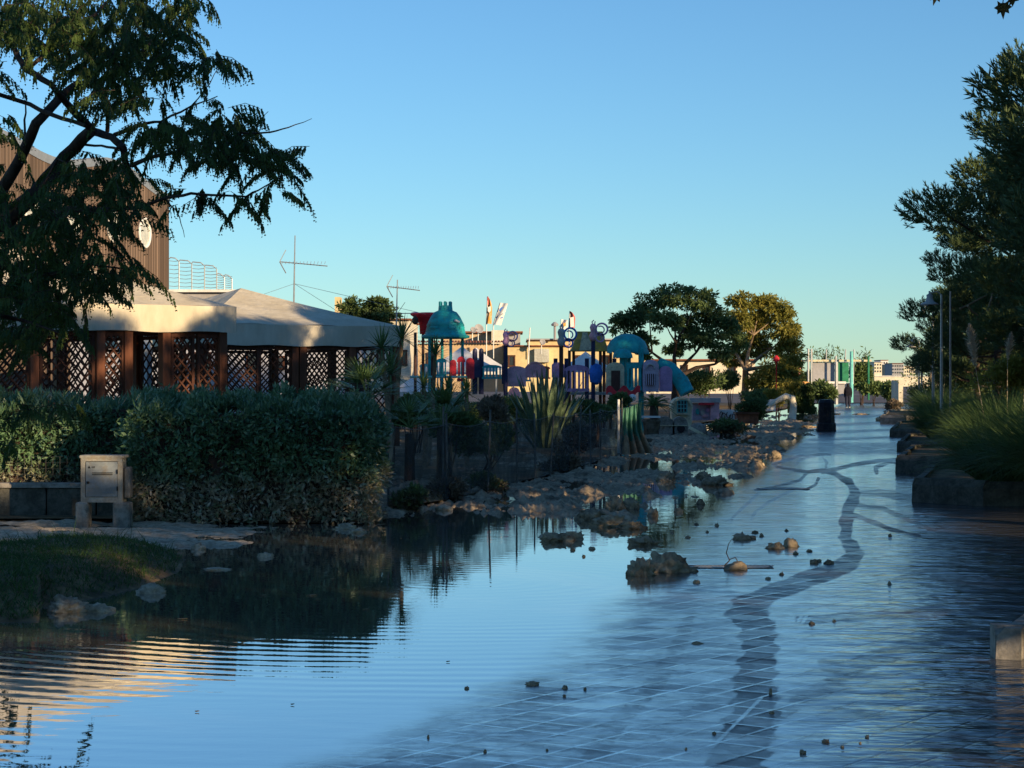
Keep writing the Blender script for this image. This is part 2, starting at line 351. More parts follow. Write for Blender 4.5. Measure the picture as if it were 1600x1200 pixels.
# water sheet: one level surface over the puddle and, as a film, over the paving
ys = np.concatenate([[9000, 3300, 2300, 1800, 1500, 1350, 1280], np.arange(1230, 840, -2.4), np.arange(840, 640, -1.1), np.arange(640, 606, -1.0)])
xs = np.concatenate([[-9000, -4000, -2000, -1000, -500, -200], np.linspace(-60, 700, 120)[:-1], np.linspace(700, 1660, 520), [1800, 2100, 2700, 4000, 7000, 12000]])
PX, PY = np.meshgrid(xs, ys); YY = F_PX*CAM_H/(PY-HZ); XX = (PX-800)/F_PX*YY
wob = 9*np.sin(PX*.021+PY*.13)+7*np.sin(PX*.07-PY*.05)
lo = edge_x(PY)+wob*np.clip((PY-600)/400, .1, 1)
film = sm((PX-lo+10*np.clip((PY-600)/200, .1, 2))/(130*np.clip((PY-600)/300, .12, 1.6)))
TR = [  # dark trails on the paving: outline in the photograph, half widths, strength
 ([(1160, 1260), (1150, 1190), (1178, 1120), (1180, 1060), (1188, 1010), (1180, 975), (1162, 955), (1200, 930), (1262, 905), (1318, 885), (1335, 868), (1328, 850), (1318, 838)], [44, 42, 36, 28, 24, 26, 24, 15, 15, 14, 14, 9, 7], .95),
 ([(1322, 840), (1322, 815), (1328, 790), (1338, 770)], [7, 9, 9, 6], .95),
 ([(1338, 772), (1325, 752), (1312, 745), (1300, 738), (1285, 735), (1262, 738), (1215, 730), (1208, 725), (1250, 712), (1300, 710)], [7, 5, 4, 3.4, 3.2, 2.6, 2.2, 2, 2, 1.2], .9),
 ([(1285, 737), (1330, 727), (1375, 720), (1415, 716)], [3.4, 3, 3, 2.5], .8),
 ([(1262, 738), (1250, 750), (1215, 760), (1180, 766)], [2.6, 2.4, 2.2, 1.6], .8),
 ([(1180, 766), (1225, 763), (1260, 765), (1275, 757), (1280, 745)], [1.6, 2, 2, 2, 2], .8),
 ([(1240, 765), (1200, 785), (1180, 800), (1172, 815)], [2.2, 2.4, 2, 1.5], .6),
 ([(1185, 770), (1165, 790), (1145, 808), (1140, 820)], [2, 2.2, 2, 1.5], .6),
 ([(1335, 805), (1370, 818), (1395, 828), (1440, 838)], [4, 4, 3, 2], .85),
 ([(1338, 772), (1375, 770), (1420, 780), (1600, 776)], [5, 7, 9, 9], .7),
 ([(1338, 790), (1380, 795), (1460, 830), (1520, 834)], [4, 4, 3, 2], .7),
 ([(1370, 740), (1368, 730), (1390, 722), (1420, 725)], [2.5, 3, 2.4, 3], .7),
 ([(1245, 725), (1250, 718), (1280, 712)], [2, 2, 1.5], .6),
 ([(1290, 735), (1292, 722), (1282, 712)], [2, 2, 1.5], .6),
 ([(1080, 960), (1060, 1010), (1030, 1060), (985, 1110), (955, 1140), (920, 1200)], [8, 12, 14, 16, 16, 20], .55),
 ([(760, 1085), (820, 1075), (800, 1130), (760, 1170), (790, 1240)], [14, 30, 34, 30, 34], .5),
 ([(820, 1080), (880, 1120), (960, 1150)], [24, 24, 26], .4),
 ([(1210, 1120), (1290, 1075), (1340, 1040), (1420, 1010), (1520, 985), (1650, 960)], [14, 16, 18, 16, 14, 14], .6),
 ([(1250, 970), (1300, 965), (1420, 960), (1500, 950), (1620, 955)], [8, 9, 10, 12, 14], .6),
 ([(1460, 900), (1500, 910), (1560, 920), (1640, 930)], [8, 16, 22, 24], .6),
 ([(1400, 905), (1430, 895), (1470, 890)], [4, 5, 5], .6),
 ([(1340, 1110), (1420, 1150), (1500, 1190), (1560, 1230)], [8, 16, 20, 24], .5),
 ([(1480, 1100), (1560, 1110), (1650, 1130)], [10, 16, 20], .4),
 ([(1290, 1040), (1330, 1045), (1350, 1035)], [12, 14, 8], .6),
 ([(1320, 690), (1300, 705), (1350, 705), (1420, 690)], [3, 3, 3, 4], .5)]
trk = np.zeros_like(PX)
for poly, wd, st in TR:
    P2 = []; W2 = []
    for (a, wa), (b_, wb) in zip(zip(poly[:-1], wd[:-1]), zip(poly[1:], wd[1:])):
        L = max(2, int(math.hypot(b_[0]-a[0], b_[1]-a[1])/3))
        for k in range(L): t = k/L; P2.append((a[0]+(b_[0]-a[0])*t, a[1]+(b_[1]-a[1])*t)); W2.append(wa+(wb-wa)*t)
    box = (PX > min(p_[0] for p_ in P2)-90) & (PX < max(p_[0] for p_ in P2)+90) & (PY > min(p_[1] for p_ in P2)-40) & (PY < max(p_[1] for p_ in P2)+40)
    ix = np.where(box); bx_, by_ = PX[ix], PY[ix]; val = np.zeros(bx_.shape)
    jit = 1+.12*np.sin(bx_*.11+by_*.31)+.1*np.sin(bx_*.05-by_*.19+2)
    for (qx, qy), w_ in zip(P2, W2):
        d = np.hypot((bx_-qx), (by_-qy)*1.35)/((w_*.95+1.0)*jit+1e-6); val = np.maximum(val, sm((1.6-d)/.8))
    trk[ix] = np.maximum(trk[ix], np.minimum(1, val*st*1.2))
# bright drag marks
for poly in ([(1262, 945), (1240, 985), (1216, 1030)], [(1270, 945), (1250, 980)], [(1190, 1090), (1150, 1130), (1095, 1185)]):
    trk -= 1.0*sm((3.0-segdist(PX, PY, poly))/2.5)*1.0
far_dry = film*np.maximum(sm((716-PY)/8)*sm((PY-686)/8)*.85, sm((700-PY)/14)*(.62+.3*np.sin(PY*.55+PX*.02)))
far_dry *= 1-.8*sm((PY-672)/8)*sm((686-PY)/8)*0
far_dry = np.maximum(far_dry, film*.9*sm((650-PY)/12))
trk = np.maximum(trk, far_dry)
right = sm((PX-1180-(1200-PY)*.05)/330)*sm((PY-700)/90)
dry = .32+.62*sm((PY-850)/90)*sm((1230+(PY-1000)*.1-PX)/160)+.30*sm((PY-1010)/70)*sm((PX-1180)/120)+.25*sm((720-PY)/30)
murk = sm((PY-640)/100)*(1-film)
nr, nc = PX.shape; V = np.stack([XX, YY, np.zeros_like(XX)], -1).reshape(-1, 3)
I = np.arange(nr*nc).reshape(nr, nc); F = np.stack([I[:-1, :-1], I[:-1, 1:], I[1:, 1:], I[1:, :-1]], -1).reshape(-1, 4)
m_w, N = newmat('flood_water'); p = N.pos(); fl, tk, rt = N.attr('film'), N.attr('trail'), N.attr('ripple')
q = N.mapv(p, (1, 1, 1), (0, 0, -TA)); sp = N.n('ShaderNodeSeparateXYZ', i={'Vector': q})
wj = N.m('MULTIPLY', N.m('SUBTRACT', N.noise(p, 9, 3), .5), .016)
def joint(u): return N.ramp(N.m('PINGPONG', N.m('ADD', u, wj), TILE/2), .003, .015, 1, 0)
jt = N.m('MAXIMUM', joint(sp.outputs[0]), joint(sp.outputs[1]))
sy_ = N.n('ShaderNodeSeparateXYZ', i={'Vector': p}).outputs[1]
near = N.ramp(sy_, 22, 60, 1, 0)
jt = N.m('MULTIPLY', jt, N.m('MULTIPLY', N.m('MULTIPLY', near, fl), N.ramp(N.noise(p, 1.7, 4, .7), .38, .56, .15, 1)))
patch = N.ramp(N.noise(N.mapv(p, (.8, 1, 1)), 1.3, 10, .78), .42, .58)                       # thicker and thinner film
grain = N.ramp(N.noise(p, 120, 3, .7), .35, .65)
tke = N.ramp(N.m('ADD', tk, N.m('MULTIPLY', N.m('SUBTRACT', N.noise(N.mapv(p, (1, .8, 1)), 7, 8, .78), .5), 1.6)), .10, 1.2)
tk2 = N.m('MULTIPLY', tke, N.ramp(tk, .02, .35), clamp=True)
thin = N.m('MULTIPLY', fl, N.m('MAXIMUM', N.m('MULTIPLY', N.ramp(patch, 0, 1, 1.0, .45), N.attr('dry')), tk2))
jr = N.ramp(rt, .02, .3)
thin = N.fmix(jr, N.m('MULTIPLY', thin, N.m('SUBTRACT', 1, jt)), N.m('MAXIMUM', thin, N.m('MULTIPLY', jt, .85)))   # 0 deep water .. 1 barely wet stone
cell = N.n('ShaderNodeTexWhiteNoise', i={'Vector': N.n('ShaderNodeVectorMath', operation='FLOOR', i={0: N.n('ShaderNodeVectorMath', operation='SCALE', i={0: q, 3: 1/TILE}).outputs[0]}).outputs[0]}).outputs[0]
thin = N.m('MULTIPLY', thin, N.m('ADD', .60, N.m('MULTIPLY', cell, .55)), clamp=True)
rough = N.m('ADD', N.m('ADD', .015, N.m('MULTIPLY', fl, N.ramp(rt, 0, .6, .09, .03))), N.m('MULTIPLY', thin, N.ramp(grain, 0, 1, .10, .30)))
# waves: rings in the puddle, broken running ripples on the right
ring = N.n('ShaderNodeTexWave', wave_type='RINGS', rings_direction='SPHERICAL', i={'Scale': 1.45, 'Distortion': 4.2, 'Detail': 2.5, 'Detail Scale': .3, 'Vector': N.n('ShaderNodeVectorMath', operation='SUBTRACT', i={0: p, 1: (-.4, 17.5, 0)}).outputs[0]}).outputs['Fac']
amp = N.m('MULTIPLY', N.m('SUBTRACT', 1, fl), N.m('ADD', .10, N.m('MULTIPLY', N.ramp(N.noise(N.mapv(p, (.5, 1, 1)), .55, 2), .4, .62), N.ramp(sy_, 15.2, 12.5, 0.25, 1))))
h1 = N.m('MULTIPLY', N.m('MULTIPLY', ring, amp), .0007)
h1 = N.m('ADD', h1, N.m('MULTIPLY', N.m('MULTIPLY', N.noise(N.mapv(p, (.7, 1.6, 1)), 5, 2), N.m('SUBTRACT', 1, fl)), .0006))
rn0 = N.noise(N.mapv(p, (.5, 1.25, 1), (0, 0, R(-5))), 2.3, 3, .6)
h0 = N.m('MULTIPLY', N.m('MULTIPLY', rn0, .050), N.m('MULTIPLY', fl, N.m('ADD', .12, rt)))
rn1 = N.noise(N.mapv(p, (.75, 1.3, 1), (0, 0, R(8))), 3.8, 3, .55); rn2 = N.noise(N.mapv(p, (.7, 1.3, 1), (0, 0, R(-14))), 21, 3, .6)
h2 = N.m('MULTIPLY', N.m('MULTIPLY', rn1, .016), N.m('MULTIPLY', fl, N.m('ADD', .10, rt)))
h3 = N.m('MULTIPLY', N.m('MULTIPLY', rn2, .0012), N.m('MULTIPLY', fl, N.m('ADD', .35, rt)))
h4 = N.m('MULTIPLY', jt, N.m('MULTIPLY', N.m('ADD', .25, rt), -.0012))
H = N.m('ADD', N.m('ADD', h1, h2), N.m('ADD', N.m('ADD', h0, h3), h4))
bmp = N.n('ShaderNodeBump', i={'Strength': 1.0, 'Distance': 1.0, 'Height': H}).outputs[0]
gl = N.n('ShaderNodeBsdfGlossy', i={'Color': (.97, .98, 1.0), 'Roughness': rough, 'Normal': bmp})
fr = N.n('ShaderNodeFresnel', i={'IOR': 1.45, 'Normal': bmp}).outputs[0]
floor_ = N.fmix(rt, .46, .24)
fr = N.m('ADD', floor_, N.m('MULTIPLY', fr, N.m('SUBTRACT', 1, floor_)))
fr = N.m('MULTIPLY', fr, N.m('SUBTRACT', 1, N.m('MULTIPLY', thin, N.ramp(tk2, 0, 1, .52, .90))))
streak = N.m('MULTIPLY', N.ramp(N.noise(N.mapv(p, (.7, 1.2, 1)), 4.5, 9, .8), .36, .6, .60, 1.06), N.ramp(N.noise(p, .7, 5, .7), .35, .6, .86, 1.03))
fr = N.m('MULTIPLY', fr, N.fmix(fl, 1.0, streak))
mudw = N.n('ShaderNodeBsdfDiffuse', i={'Color': N.mix(fl, (.19, .18, .14), (.09, .09, .10))})
und = N.n('ShaderNodeMixShader', i={0: N.fmix(fl, .8, N.ramp(rt, 0, 1, .25, .8)), 1: N.n('ShaderNodeBsdfTransparent'), 2: mudw})
N.out(N.n('ShaderNodeMixShader', i={0: fr, 1: und.outputs[0], 2: gl}).outputs[0])
wat = npmesh('flood_water', V, F, m_w, attrs={'film': film, 'trail': trk, 'ripple': right, 'dry': np.clip(dry, 0, 1)})
tag(wat, kind='structure')

# ---------------------------------------------------------------- soil, banks, mud
def terrain(name, mat, x0, x1, y0, y1, dx, hf, parent=None, kind='structure', smooth=True):
    """height field over a grid of rows in the photograph's ground plane; hf(px, py, x, y) -> z"""
    xs_ = np.arange(x0, x1+.1, dx); rows = []; py = y1
    while py > y0: rows.append(py); py -= max(.5, (py-HZ)*.006)
    V = []; 
    for r in rows:
        Y = Yg(r)
        for px in xs_: X = (px-800)/F_PX*Y; V.append((X, Y, hf(px, r, X, Y)))
    n, m = len(rows), len(xs_); I = np.arange(n*m).reshape(n, m)
    F = np.stack([I[:-1, :-1], I[:-1, 1:], I[1:, 1:], I[1:, :-1]], -1).reshape(-1, 4)
    V = np.array(V); keep = (V[F, 2].max(1) > -.03); 
    return tag(npmesh(name, V, F[keep], mat, parent, smooth), kind=kind)
yb = [(-40, 24.9), (-1.5, 24.9), (-1.68, 27.2), (-.9, 28.9), (0, 33.6), (1.2, 39.6), (2.5, 47.4), (2.7, 52), (3.2, 60), (5.6, 75), (10.4, 96), (17.6, 132), (34, 226), (95, 680), (-700, 680)]
g = MB(); g.add([(x, y, .05) for x, y in yb], [tuple(range(len(yb)))]); tag(g.build('garden_ground', SOIL), kind='structure')
g = MB(); g.add([(x, y, .035) for x, y in ((6.5, 9), (60, 9), (700, 680), (.95+.18*680+2, 680), (27.5, 140), (12.0, 52.0), (9.2, 30))], [tuple(range(7))]); tag(g.build('grove_ground', SOIL), kind='structure')
g = MB(); g.add([(-4000, 168, .055), (4000, 168, .055), (4000, 9000, .055), (-4000, 9000, .055)], [(0, 1, 2, 3)]); tag(g.build('distant_ground', solid('dusty_far_paving', (.17, .145, .14), .8, .35, .05, dirt=(.10, .08, .06))), kind='structure')
def ell(px, py, cx, cy, rx, ry): return 1-math.hypot((px-cx)/rx, (py-cy)/ry)
MATS = [(865, 778, 120, 40), (880, 762, 90, 24), (955, 757, 125, 20), (1090, 754, 60, 11), (1010, 743, 90, 10), (1120, 702, 125, 24), (1060, 684, 70, 16), (1200, 676, 70, 14), (1215, 662, 60, 8), (700, 792, 120, 10),
        (955, 808, 52, 11), (870, 838, 45, 7), (982, 828, 44, 7), (1003, 846, 24, 6), (985, 790, 30, 6), (1050, 775, 60, 6), (1140, 728, 60, 9), (1030, 716, 50, 8), (1130, 770, 20, 5), (905, 745, 120, 10), (760, 800, 40, 6), (1015, 800, 34, 5), (1160, 745, 30, 6), (1190, 700, 40, 8), (1085, 728, 50, 7)]
fence_line = [(590, 802), (700, 786), (800, 760), (900, 735), (970, 712), (1010, 699), (1060, 688), (1130, 668)]
def hmud(px, py, x, y):
    m = max(ell(px, py, *e) for e in MATS)
    fy = np.interp(px, [a for a, b in fence_line], [b for a, b in fence_line])
    m = max(m, 1-(py-fy)/14 if py > fy else 1.0 if px < 985 else .16)
    n = fbm(x, y*.5, 1.0, 3.1, 5)*.12+abs(fbm(x, y*.8, 3.5, 9, 3))*.09+abs(fbm(x, y, 11, 5, 3))*.05-.05
    z = -.056+.080*min(1, max(0, m*1.6))+n*1.05*min(1, max(0, m*3+.4))
    return max(-.08, min(z, .20))
terrain('mud', MUD, 560, 1290, 648, 850, 2.0, hmud, kind='stuff')
def hbank(px, py, x, y):
    m = 1-math.hypot(max(0, (px-60))/285, (py-(905-px*.10))/62) if px > 60 else 1-abs(py-900)/78
    if px <= 60: m = 1-abs(py-(912))/74
    return -.06+.26*sm(m*1.5)+fbm(x, y, 2.5, 2, 4)*.02
terrain('grass_bank', SOIL, -400, 360, 835, 1010, 4, hbank)
# blades on the bank
gx = []; 
while len(gx) < 22000:
    px, py = random.uniform(-330, 350), random.uniform(848, 1000)
    Y = Yg(py); X = (px-800)/F_PX*Y; z = hbank(px, py, X, Y)
    if z > .012: gx.append((X, Y, z-.01))
B = np.array(gx); n = len(B); D = rng.normal(size=(n, 3))*.45; D[:, 2] = 1
v1 = blades(B, D, rng.uniform(.05, .13, n)*(1+(rng.random(n) < .02)*1.5), .006, rng.uniform(.1, .7, n), 2)
tag(npmesh('grass', *v1, L_GRASS), 'dark green lawn grass on the flooded bank at lower left', None, None, 'stuff')
# pale silt left by the water in front of the hedge
def hsilt(px, py, x, y):
    m = min((455-px)/90, (py-806)/8, (864-py)/14); m = min(1, m)
    return -.05+.062*max(-.2, m)+fbm(x*.5, y*.8, 2.2, 7, 5)*.045+fbm(x, y, 9, 3, 3)*.014
terrain('silt', SILT, -300, 470, 800, 866, 3, hsilt, kind='stuff')
def lump(name, c, s, mat, seed, parent=None, rough=.5, flat=.7):
    bm = bmesh.new(); bmesh.ops.create_icosphere(bm, subdivisions=4 if max(s) > .12 else 3, radius=1)
    for v in bm.verts:
        d = v.co.normalized(); f = 1+rough*(mnoise.fractal(d*1.6+Vector((seed, 0, seed)), .8, 2, 3)*.7+abs(mnoise.noise(d*4.3+Vector((0, seed, 1))))*1.3-.3)+.38*abs(mnoise.noise(d*8+Vector((seed, 0, 0))))+.22*mnoise.noise(d*17+Vector((seed, 0, 0)))
        v.co = Vector((d.x*s[0]*f, d.y*s[1]*f, (d.z*s[2] if d.z > 0 else d.z*s[2]*.25)*f))+Vector(c)
    me = bpy.data.meshes.new(name); bm.to_mesh(me); bm.free(); me.materials.append(mat)
    for p_ in me.polygons: p_.use_smooth = True
    o = bpy.data.objects.new(name, me); COL.objects.link(o)
    if parent is not None: o.parent = parent; o.matrix_parent_inverse = Matrix.Translation(-Vector(parent.location))
    return o
def clods(label, items, group=None, mat=MUD, name='mud_clod', cat='mud clod'):
    labs = ['long flat clod in the puddle left of the other clods', 'knobbly clod touching the long flat one on its right', 'clod with a small peak nearest the puddle edge', 'low clod closest in front of the craggy heap', 'wide clod in the middle of the clods before the mud mat', 'wide clod joined to the left of the middle one', 'tall narrow clod standing up against the mud mat', 'upright clod right of the tall narrow one', 'small clod right of the two upright ones', 'tiny clod beside the film edge', 'tiniest clod out on the wet paving edge', 'broad clod on the yellow reflection', 'clod at the right end of the mud mat', 'low clod between the mat and the yellow reflection', 'small clod on the paving edge near the far grate', 'farthest small clod along the paving edge']
    for k, (px, py, w, h) in enumerate(items):
        c = G(px, py); q = c.y/F_PX
        tag(lump(name, (c.x, c.y, 0), (w/2*q*.95, w/2*q*.85, h*q*.9), mat, px*.37+py), labs[k] if label.startswith('brown clod in the water') else label, cat, group)
clods('tallest craggy brown clod in the middle of the wet paving', [(1040, 893, 66, 26)])
clods('brown clod stuck to the left end of the craggy heap on the paving', [(1003, 899, 40, 24)])
clods('low flat clod trailing right of the craggy heap towards the drain', [(1074, 893, 30, 8)])
clods('small mud clod lying on the drain grate beside a bent stick', [(1150, 890, 36, 12)])
clods('lone rounded clod behind the drain grate', [(1159, 843, 26, 10)])
clods('dark clod left of a pair of clods right of the drain grate', [(1212, 857, 26, 9)])
clods('clod with a knob on top, right half of the pair', [(1236, 854, 20, 13)])
clods('small rounded clod at the edge of the dark trail', [(1272, 880, 14, 7)])
clods('right hand one of two small clods at the edge of the dark trail', [(1295, 881, 14, 6)])
clods('brown clod in the water just in front of the big mud mat', [(868, 845, 44, 12), (895, 843, 34, 14), (985, 826, 40, 11), (1004, 850, 40, 11), (955, 822, 60, 16), (925, 812, 44, 16), (960, 797, 30, 20), (985, 795, 26, 16), (1020, 806, 18, 12), (1060, 800, 14, 6), (1095, 788, 12, 8), (1118, 758, 40, 14), (1040, 752, 30, 14), (1100, 750, 26, 12), (1180, 728, 24, 12), (1210, 716, 20, 10)], 'mud clods in front of the mud mat')
clods('dark crumb of mud on the wet paving', [(832, 1070, 20, 6), (883, 1076, 9, 5), (914, 1078, 5, 4), (882, 1089, 5, 4), (729, 1076, 7, 4), (669, 1153, 4, 5), (1089, 1006, 18, 3), (1088, 911, 10, 5), (1204, 1084, 5, 9), (1206, 1115, 8, 4), (1116, 1147, 6, 4), (1072, 1171, 4, 3), (1254, 1177, 9, 6), (1355, 1152, 5, 4), (1344, 1162, 4, 3), (1290, 1160, 12, 4), (1316, 1168, 6, 3), (1391, 838, 5, 4), (1200, 905, 8, 4), (1221, 898, 7, 4), (1180, 833, 10, 4), (1190, 838, 7, 4), (1229, 830, 6, 3), (1243, 866, 8, 4), (1265, 862, 10, 4), (1120, 822, 6, 4), (1105, 832, 5, 3), (895, 860, 8, 4), (912, 870, 5, 3), (925, 858, 10, 4), (1175, 842, 14, 5), (1088, 820, 7, 3), (1390, 913, 6, 5), (1280, 878, 8, 4), (758, 1175, 5, 4), (855, 1173, 4, 3), (1268, 975, 9, 4), (1303, 971, 6, 3), (1075, 840, 9, 3), (1050, 832, 6, 3)], 'mud crumbs scattered over the paving')
clods('crumpled tan debris clump at the foot of the grass bank', [(105, 955, 60, 20)], None, SILT, 'debris_clump', 'debris')
clods('pale froth covered clump right of the crumpled debris clump', [(152, 955, 50, 12)], None, SILT, 'debris_clump', 'debris')
clods('pale wet clump at the right tip of the grass bank', [(238, 926, 44, 13)], None, SILT, 'debris_clump', 'debris')
clods('thin white foam patch floating off the tip of the grass bank', [(340, 890, 40, 3)], None, SILT, 'foam_patch', 'foam')
clods('pale lump standing on the silt in front of the hedge', [(145, 858, 12, 9), (238, 862, 10, 9), (225, 862, 16, 6), (190, 858, 22, 5), (260, 861, 12, 5), (115, 845, 16, 7), (415, 870, 24, 6), (310, 858, 22, 9)], 'pale lumps on the silt', SILT, 'debris_clump', 'debris')
clods('pale lump at the waterline under the shrubs beside the hedge', [(540, 826, 30, 8), (560, 832, 26, 6), (615, 795, 16, 14), (637, 797, 26, 16), (655, 797, 16, 10), (693, 797, 26, 8), (765, 786, 14, 9)], 'pale lumps under the shrubs', SILT, 'debris_clump', 'debris')
# bent stick and drain grates
c = G(1140, 886); s_ = MB(); q = c.y/F_PX
s_.tube([(c.x-.05, c.y, .01), (c.x, c.y, .06), (c.x-.03, c.y, .13), (c.x-.01, c.y, .21), (c.x+.02, c.y, .26)], [.006, .006, .005, .004, .002], 5); s_.tube([(c.x, c.y, .07), (c.x+.05, c.y-.03, .09), (c.x+.08, c.y-.04, .04)], .005, 5)
tag(s_.build('stick', BARK), 'thin bent dark stick standing out of the clod on the drain', 'stick')
GRATE = solid('dark_iron_grate', (.02, .02, .022), .5, .2, 8)
def grate(px0, px1, py, dpt, label):
    a, b_ = G(px0, py), G(px1, py); t = thing('drain_grate', ((a.x+b_.x)/2, a.y, .003), label, 'drain grate', None, True)
    w = b_.x-a.x; f = MB(); f.box((0, dpt/2, 0), (w, .012, .006)); f.box((0, -dpt/2, 0), (w, .012, .006)); f.box((-w/2, 0, 0), (.012, dpt, .005)); f.box((w/2, 0, 0), (.012, dpt, .005)); f.build('frame', GRATE, t)
    n = int(w/.035); br = MB(); br.box((0, 0, 0), (.016, dpt*1.0, .005), R(-28)); me = br.mesh('bar', METAL)
    for k in range(1, n): o = bpy.data.objects.new('bar', me); COL.objects.link(o); o.parent = t; o.location = (-w/2+w*k/n, 0, 0)
    bd = MB(); bd.box((0, 0, -.001), (w-.01, dpt-.01, .001)); bd.build('backing', GRATE, t)
grate(1075, 1205, 886, .28, 'near drain grate under the clod with the stick')
grate(1185, 1262, 764, .4, 'far thin drain grate crossed by the dark trails')

# ---------------------------------------------------------------- hedge, wall, cabinet
def hedge_leaves(n, faces, core, size, mat, label, cat, name='hedge', group=None, rot=None):
    """faces: list of (weight, origin, edge u, edge v, outward normal)"""
    t = thing(name, core[0], label, cat, group); w = np.array([f[0] for f in faces], float); w /= w.sum(); parts = []
    for (ww, o_, u, v, nn), k in zip(faces, w):
        m = int(n*k); a, b = rng.random(m)[:, None], rng.random(m)[:, None]
        B = np.array(o_)+a*np.array(u)+b*np.array(v); nn = np.array(nn, float)
        ph = (np.sin(B[:, 0]*3.1+B[:, 2]*4+B[:, 1]*2.3)+np.sin(B[:, 0]*7.3-B[:, 2]*6.1+B[:, 1]*5)+np.sin(B[:, 0]*13.3+B[:, 2]*11)+1.2*np.sin(B[:, 0]*1.7+1)*(nn[2]>.5))*.05
        B = B+nn*(ph[:, None]+rng.normal(size=(m, 1))*.045-.03)
        D = rng.normal(size=(m, 3))*.6+nn*.5+np.array([0, 0, .5 if nn[2] > .5 else .05])
        L = size*rng.uniform(.6, 1.35, m)
        parts.append(leafquads(B, D, L, L*rng.uniform(.3, .45, m)))
    V_, F_ = join(parts); tag(npmesh('foliage', V_, F_, mat, t), kind='stuff')
    c_ = MB(); c_.box(core[1], core[2], 0, 0, .15); c_.build('dark_core', BARK, t); return t  # solid dark box added inside so gaps between leaves look dark and opaque
XL, XM, XR = -9.5, -4.62, -1.72; YF, YR = 24.62, 25.9; HT = 1.34
hedge_leaves(62000, [(3.0*1.4, (XM, YF, .02), (XR-XM, 0, 0), (0, 0, HT-.02), (0, -1, 0)), (3.0*1.6, (XM, YF, HT), (XR-XM, 0, 0), (0, 1.9, .12), (0, -.1, 1)),
    (2.1, (XR, YF, .02), (0, 1.9, 0), (0, 0, HT-.05), (1, 0, 0)), (4.9*1.0, (XL, YR, .45), (XM-XL, 0, 0), (0, 0, HT-.45), (0, -1, 0)), (4.9*1.1, (XL, YR, HT), (XM-XL, 0, 0), (0, 1.0, .1), (0, -.1, 1)), (.8, (XM, YF, .0), (0, YR-YF, 0), (0, 0, HT), (-1, 0, 0))],
    ((-5, 25.5, 0), ((XM+XR)/2, YF+.98, .66), (XR-XM-.16, 1.75, 1.3)), .078, L_HEDGE, 'clipped dark green hedge with mud coated lower leaves, in front of the gazebos', 'hedge')
c_ = MB(); c_.box(((XL+XM)/2-.1, YR+.62, .83), (XM-XL, 1.05, 1.06)); tag(c_.build('hedge_core', BARK, [o for o in COL.objects if o.name == 'hedge'][0]), kind=None)  # same added dark box for the recessed part of the hedge
bpy.data.objects['hedge_core'].name = 'dark_core.001'
# sprays standing up from the hedge top
n = 5200; B = np.stack([rng.uniform(XL, XR, n), rng.uniform(YF+.2, YF+1.7, n), HT+rng.uniform(-.02, .1, n)], 1); B[:, 2] += .08*np.sin(B[:, 0]*5)+.05*np.sin(B[:, 0]*13)
m_ = B[:, 0] < XM; B[m_, 1] += 1.0; D = rng.normal(size=(n, 3))*.5; D[:, 2] = 1.0
tag(npmesh('top_shoots', *leafquads(B, D, rng.uniform(.07, .2, n), .026), L_HEDGE, bpy.data.objects['hedge']), kind='stuff')
# low wall left of the cabinet, with wire mesh
t = thing('low_wall', (-6.6, 25.5, 0), 'low dark concrete wall with wire netting left of the utility cabinet', 'wall')
for k in range(8):
    w = MB(); w.box((XL+.3+k*.62, 25.55, .19), (.605, .16, .40), 0, 0, .01); w.build('block', DKERB, t)
w = MB(); w.box(((XL+XM)/2-.1, 25.55, .425), (XM-XL-.1, .22, .06), 0, 0, .01); w.build('coping', CONC, t)
w = MB()
for k in range(56): w.tube([(XL+k*.088, 25.5, .45), (XL+k*.088, 25.5, .78)], .0016, 3)
for k in range(5): w.tube([(XL, 25.5, .48+k*.075), (XM-.1, 25.5, .48+k*.075)], .0016, 3)
w.build('wire_mesh', solid('dark_wire', (.10, .10, .10), .6, .2, 5), t)
# utility cabinet on two blocks
a, b_ = P(127, 715, 24.2), P(191, 785, 24.2); cx, cw, z0, z1 = (a.x+b_.x)/2, b_.x-a.x, b_.z, a.z; cy = 24.2
t = thing('utility_cabinet', (cx, cy, 0), 'grey utility cabinet with vented door standing against the hedge', 'cabinet')
f = MB(); zc = (z0+z1)/2; f.box((cx, cy+.14, zc), (cw, .26, z1-z0), 0, 0, .012); f.box((cx, cy+.15, z1+.012), (cw+.05, .34, .03), 0, 0, .01)
f.box((cx-cw/2+.022, cy, zc), (.05, .03, z1-z0)); f.box((cx+cw/2-.022, cy, zc), (.05, .03, z1-z0)); f.box((cx, cy, z1-.02), (cw-.09, .03, .045)); f.box((cx, cy, z0+.03), (cw-.09, .03, .06)); f.build('case', CABF, t)
d = MB(); d.box((cx, cy-.004, zc+.01), (cw-.105, .02, z1-z0-.12), 0, 0, .006); door = d.build('door', CAB, t)
for k, zz in enumerate((.055, .035)): s = MB(); s.box((cx+.01, cy-.018, zc+.03+zz), (cw*.5, .012, .008)); s.build('slot', GRATE, door)
for zz in (-.09, -.12, -.15): s = MB(); s.box((cx, cy-.017, zc+zz), (cw-.12, .012, .01)); s.build('vent_rib', CAB, door)
s = MB(); s.lathe((0, 0, 0), [(.016, 0), (.016, .02), (.008, .024)], 10); s.v = [(cx-cw/2+.085+x, cy-.016-z, zc-.03+y) for x, y, z in s.v]; s.build('lock', GRATE, door)
for zz in (.1, -.1): s = MB(); s.box((cx+cw/2-.055, cy-.02, zc+zz), (.014, .02, .05)); s.build('hinge', GRATE, door)
s = MB(); s.plate((cx-cw*.30, cy-.0165, zc+.14), [(-.016, 0), (0, .028), (.016, 0)], .004); s.build('warning_mark', GRATE, door)
s = MB()
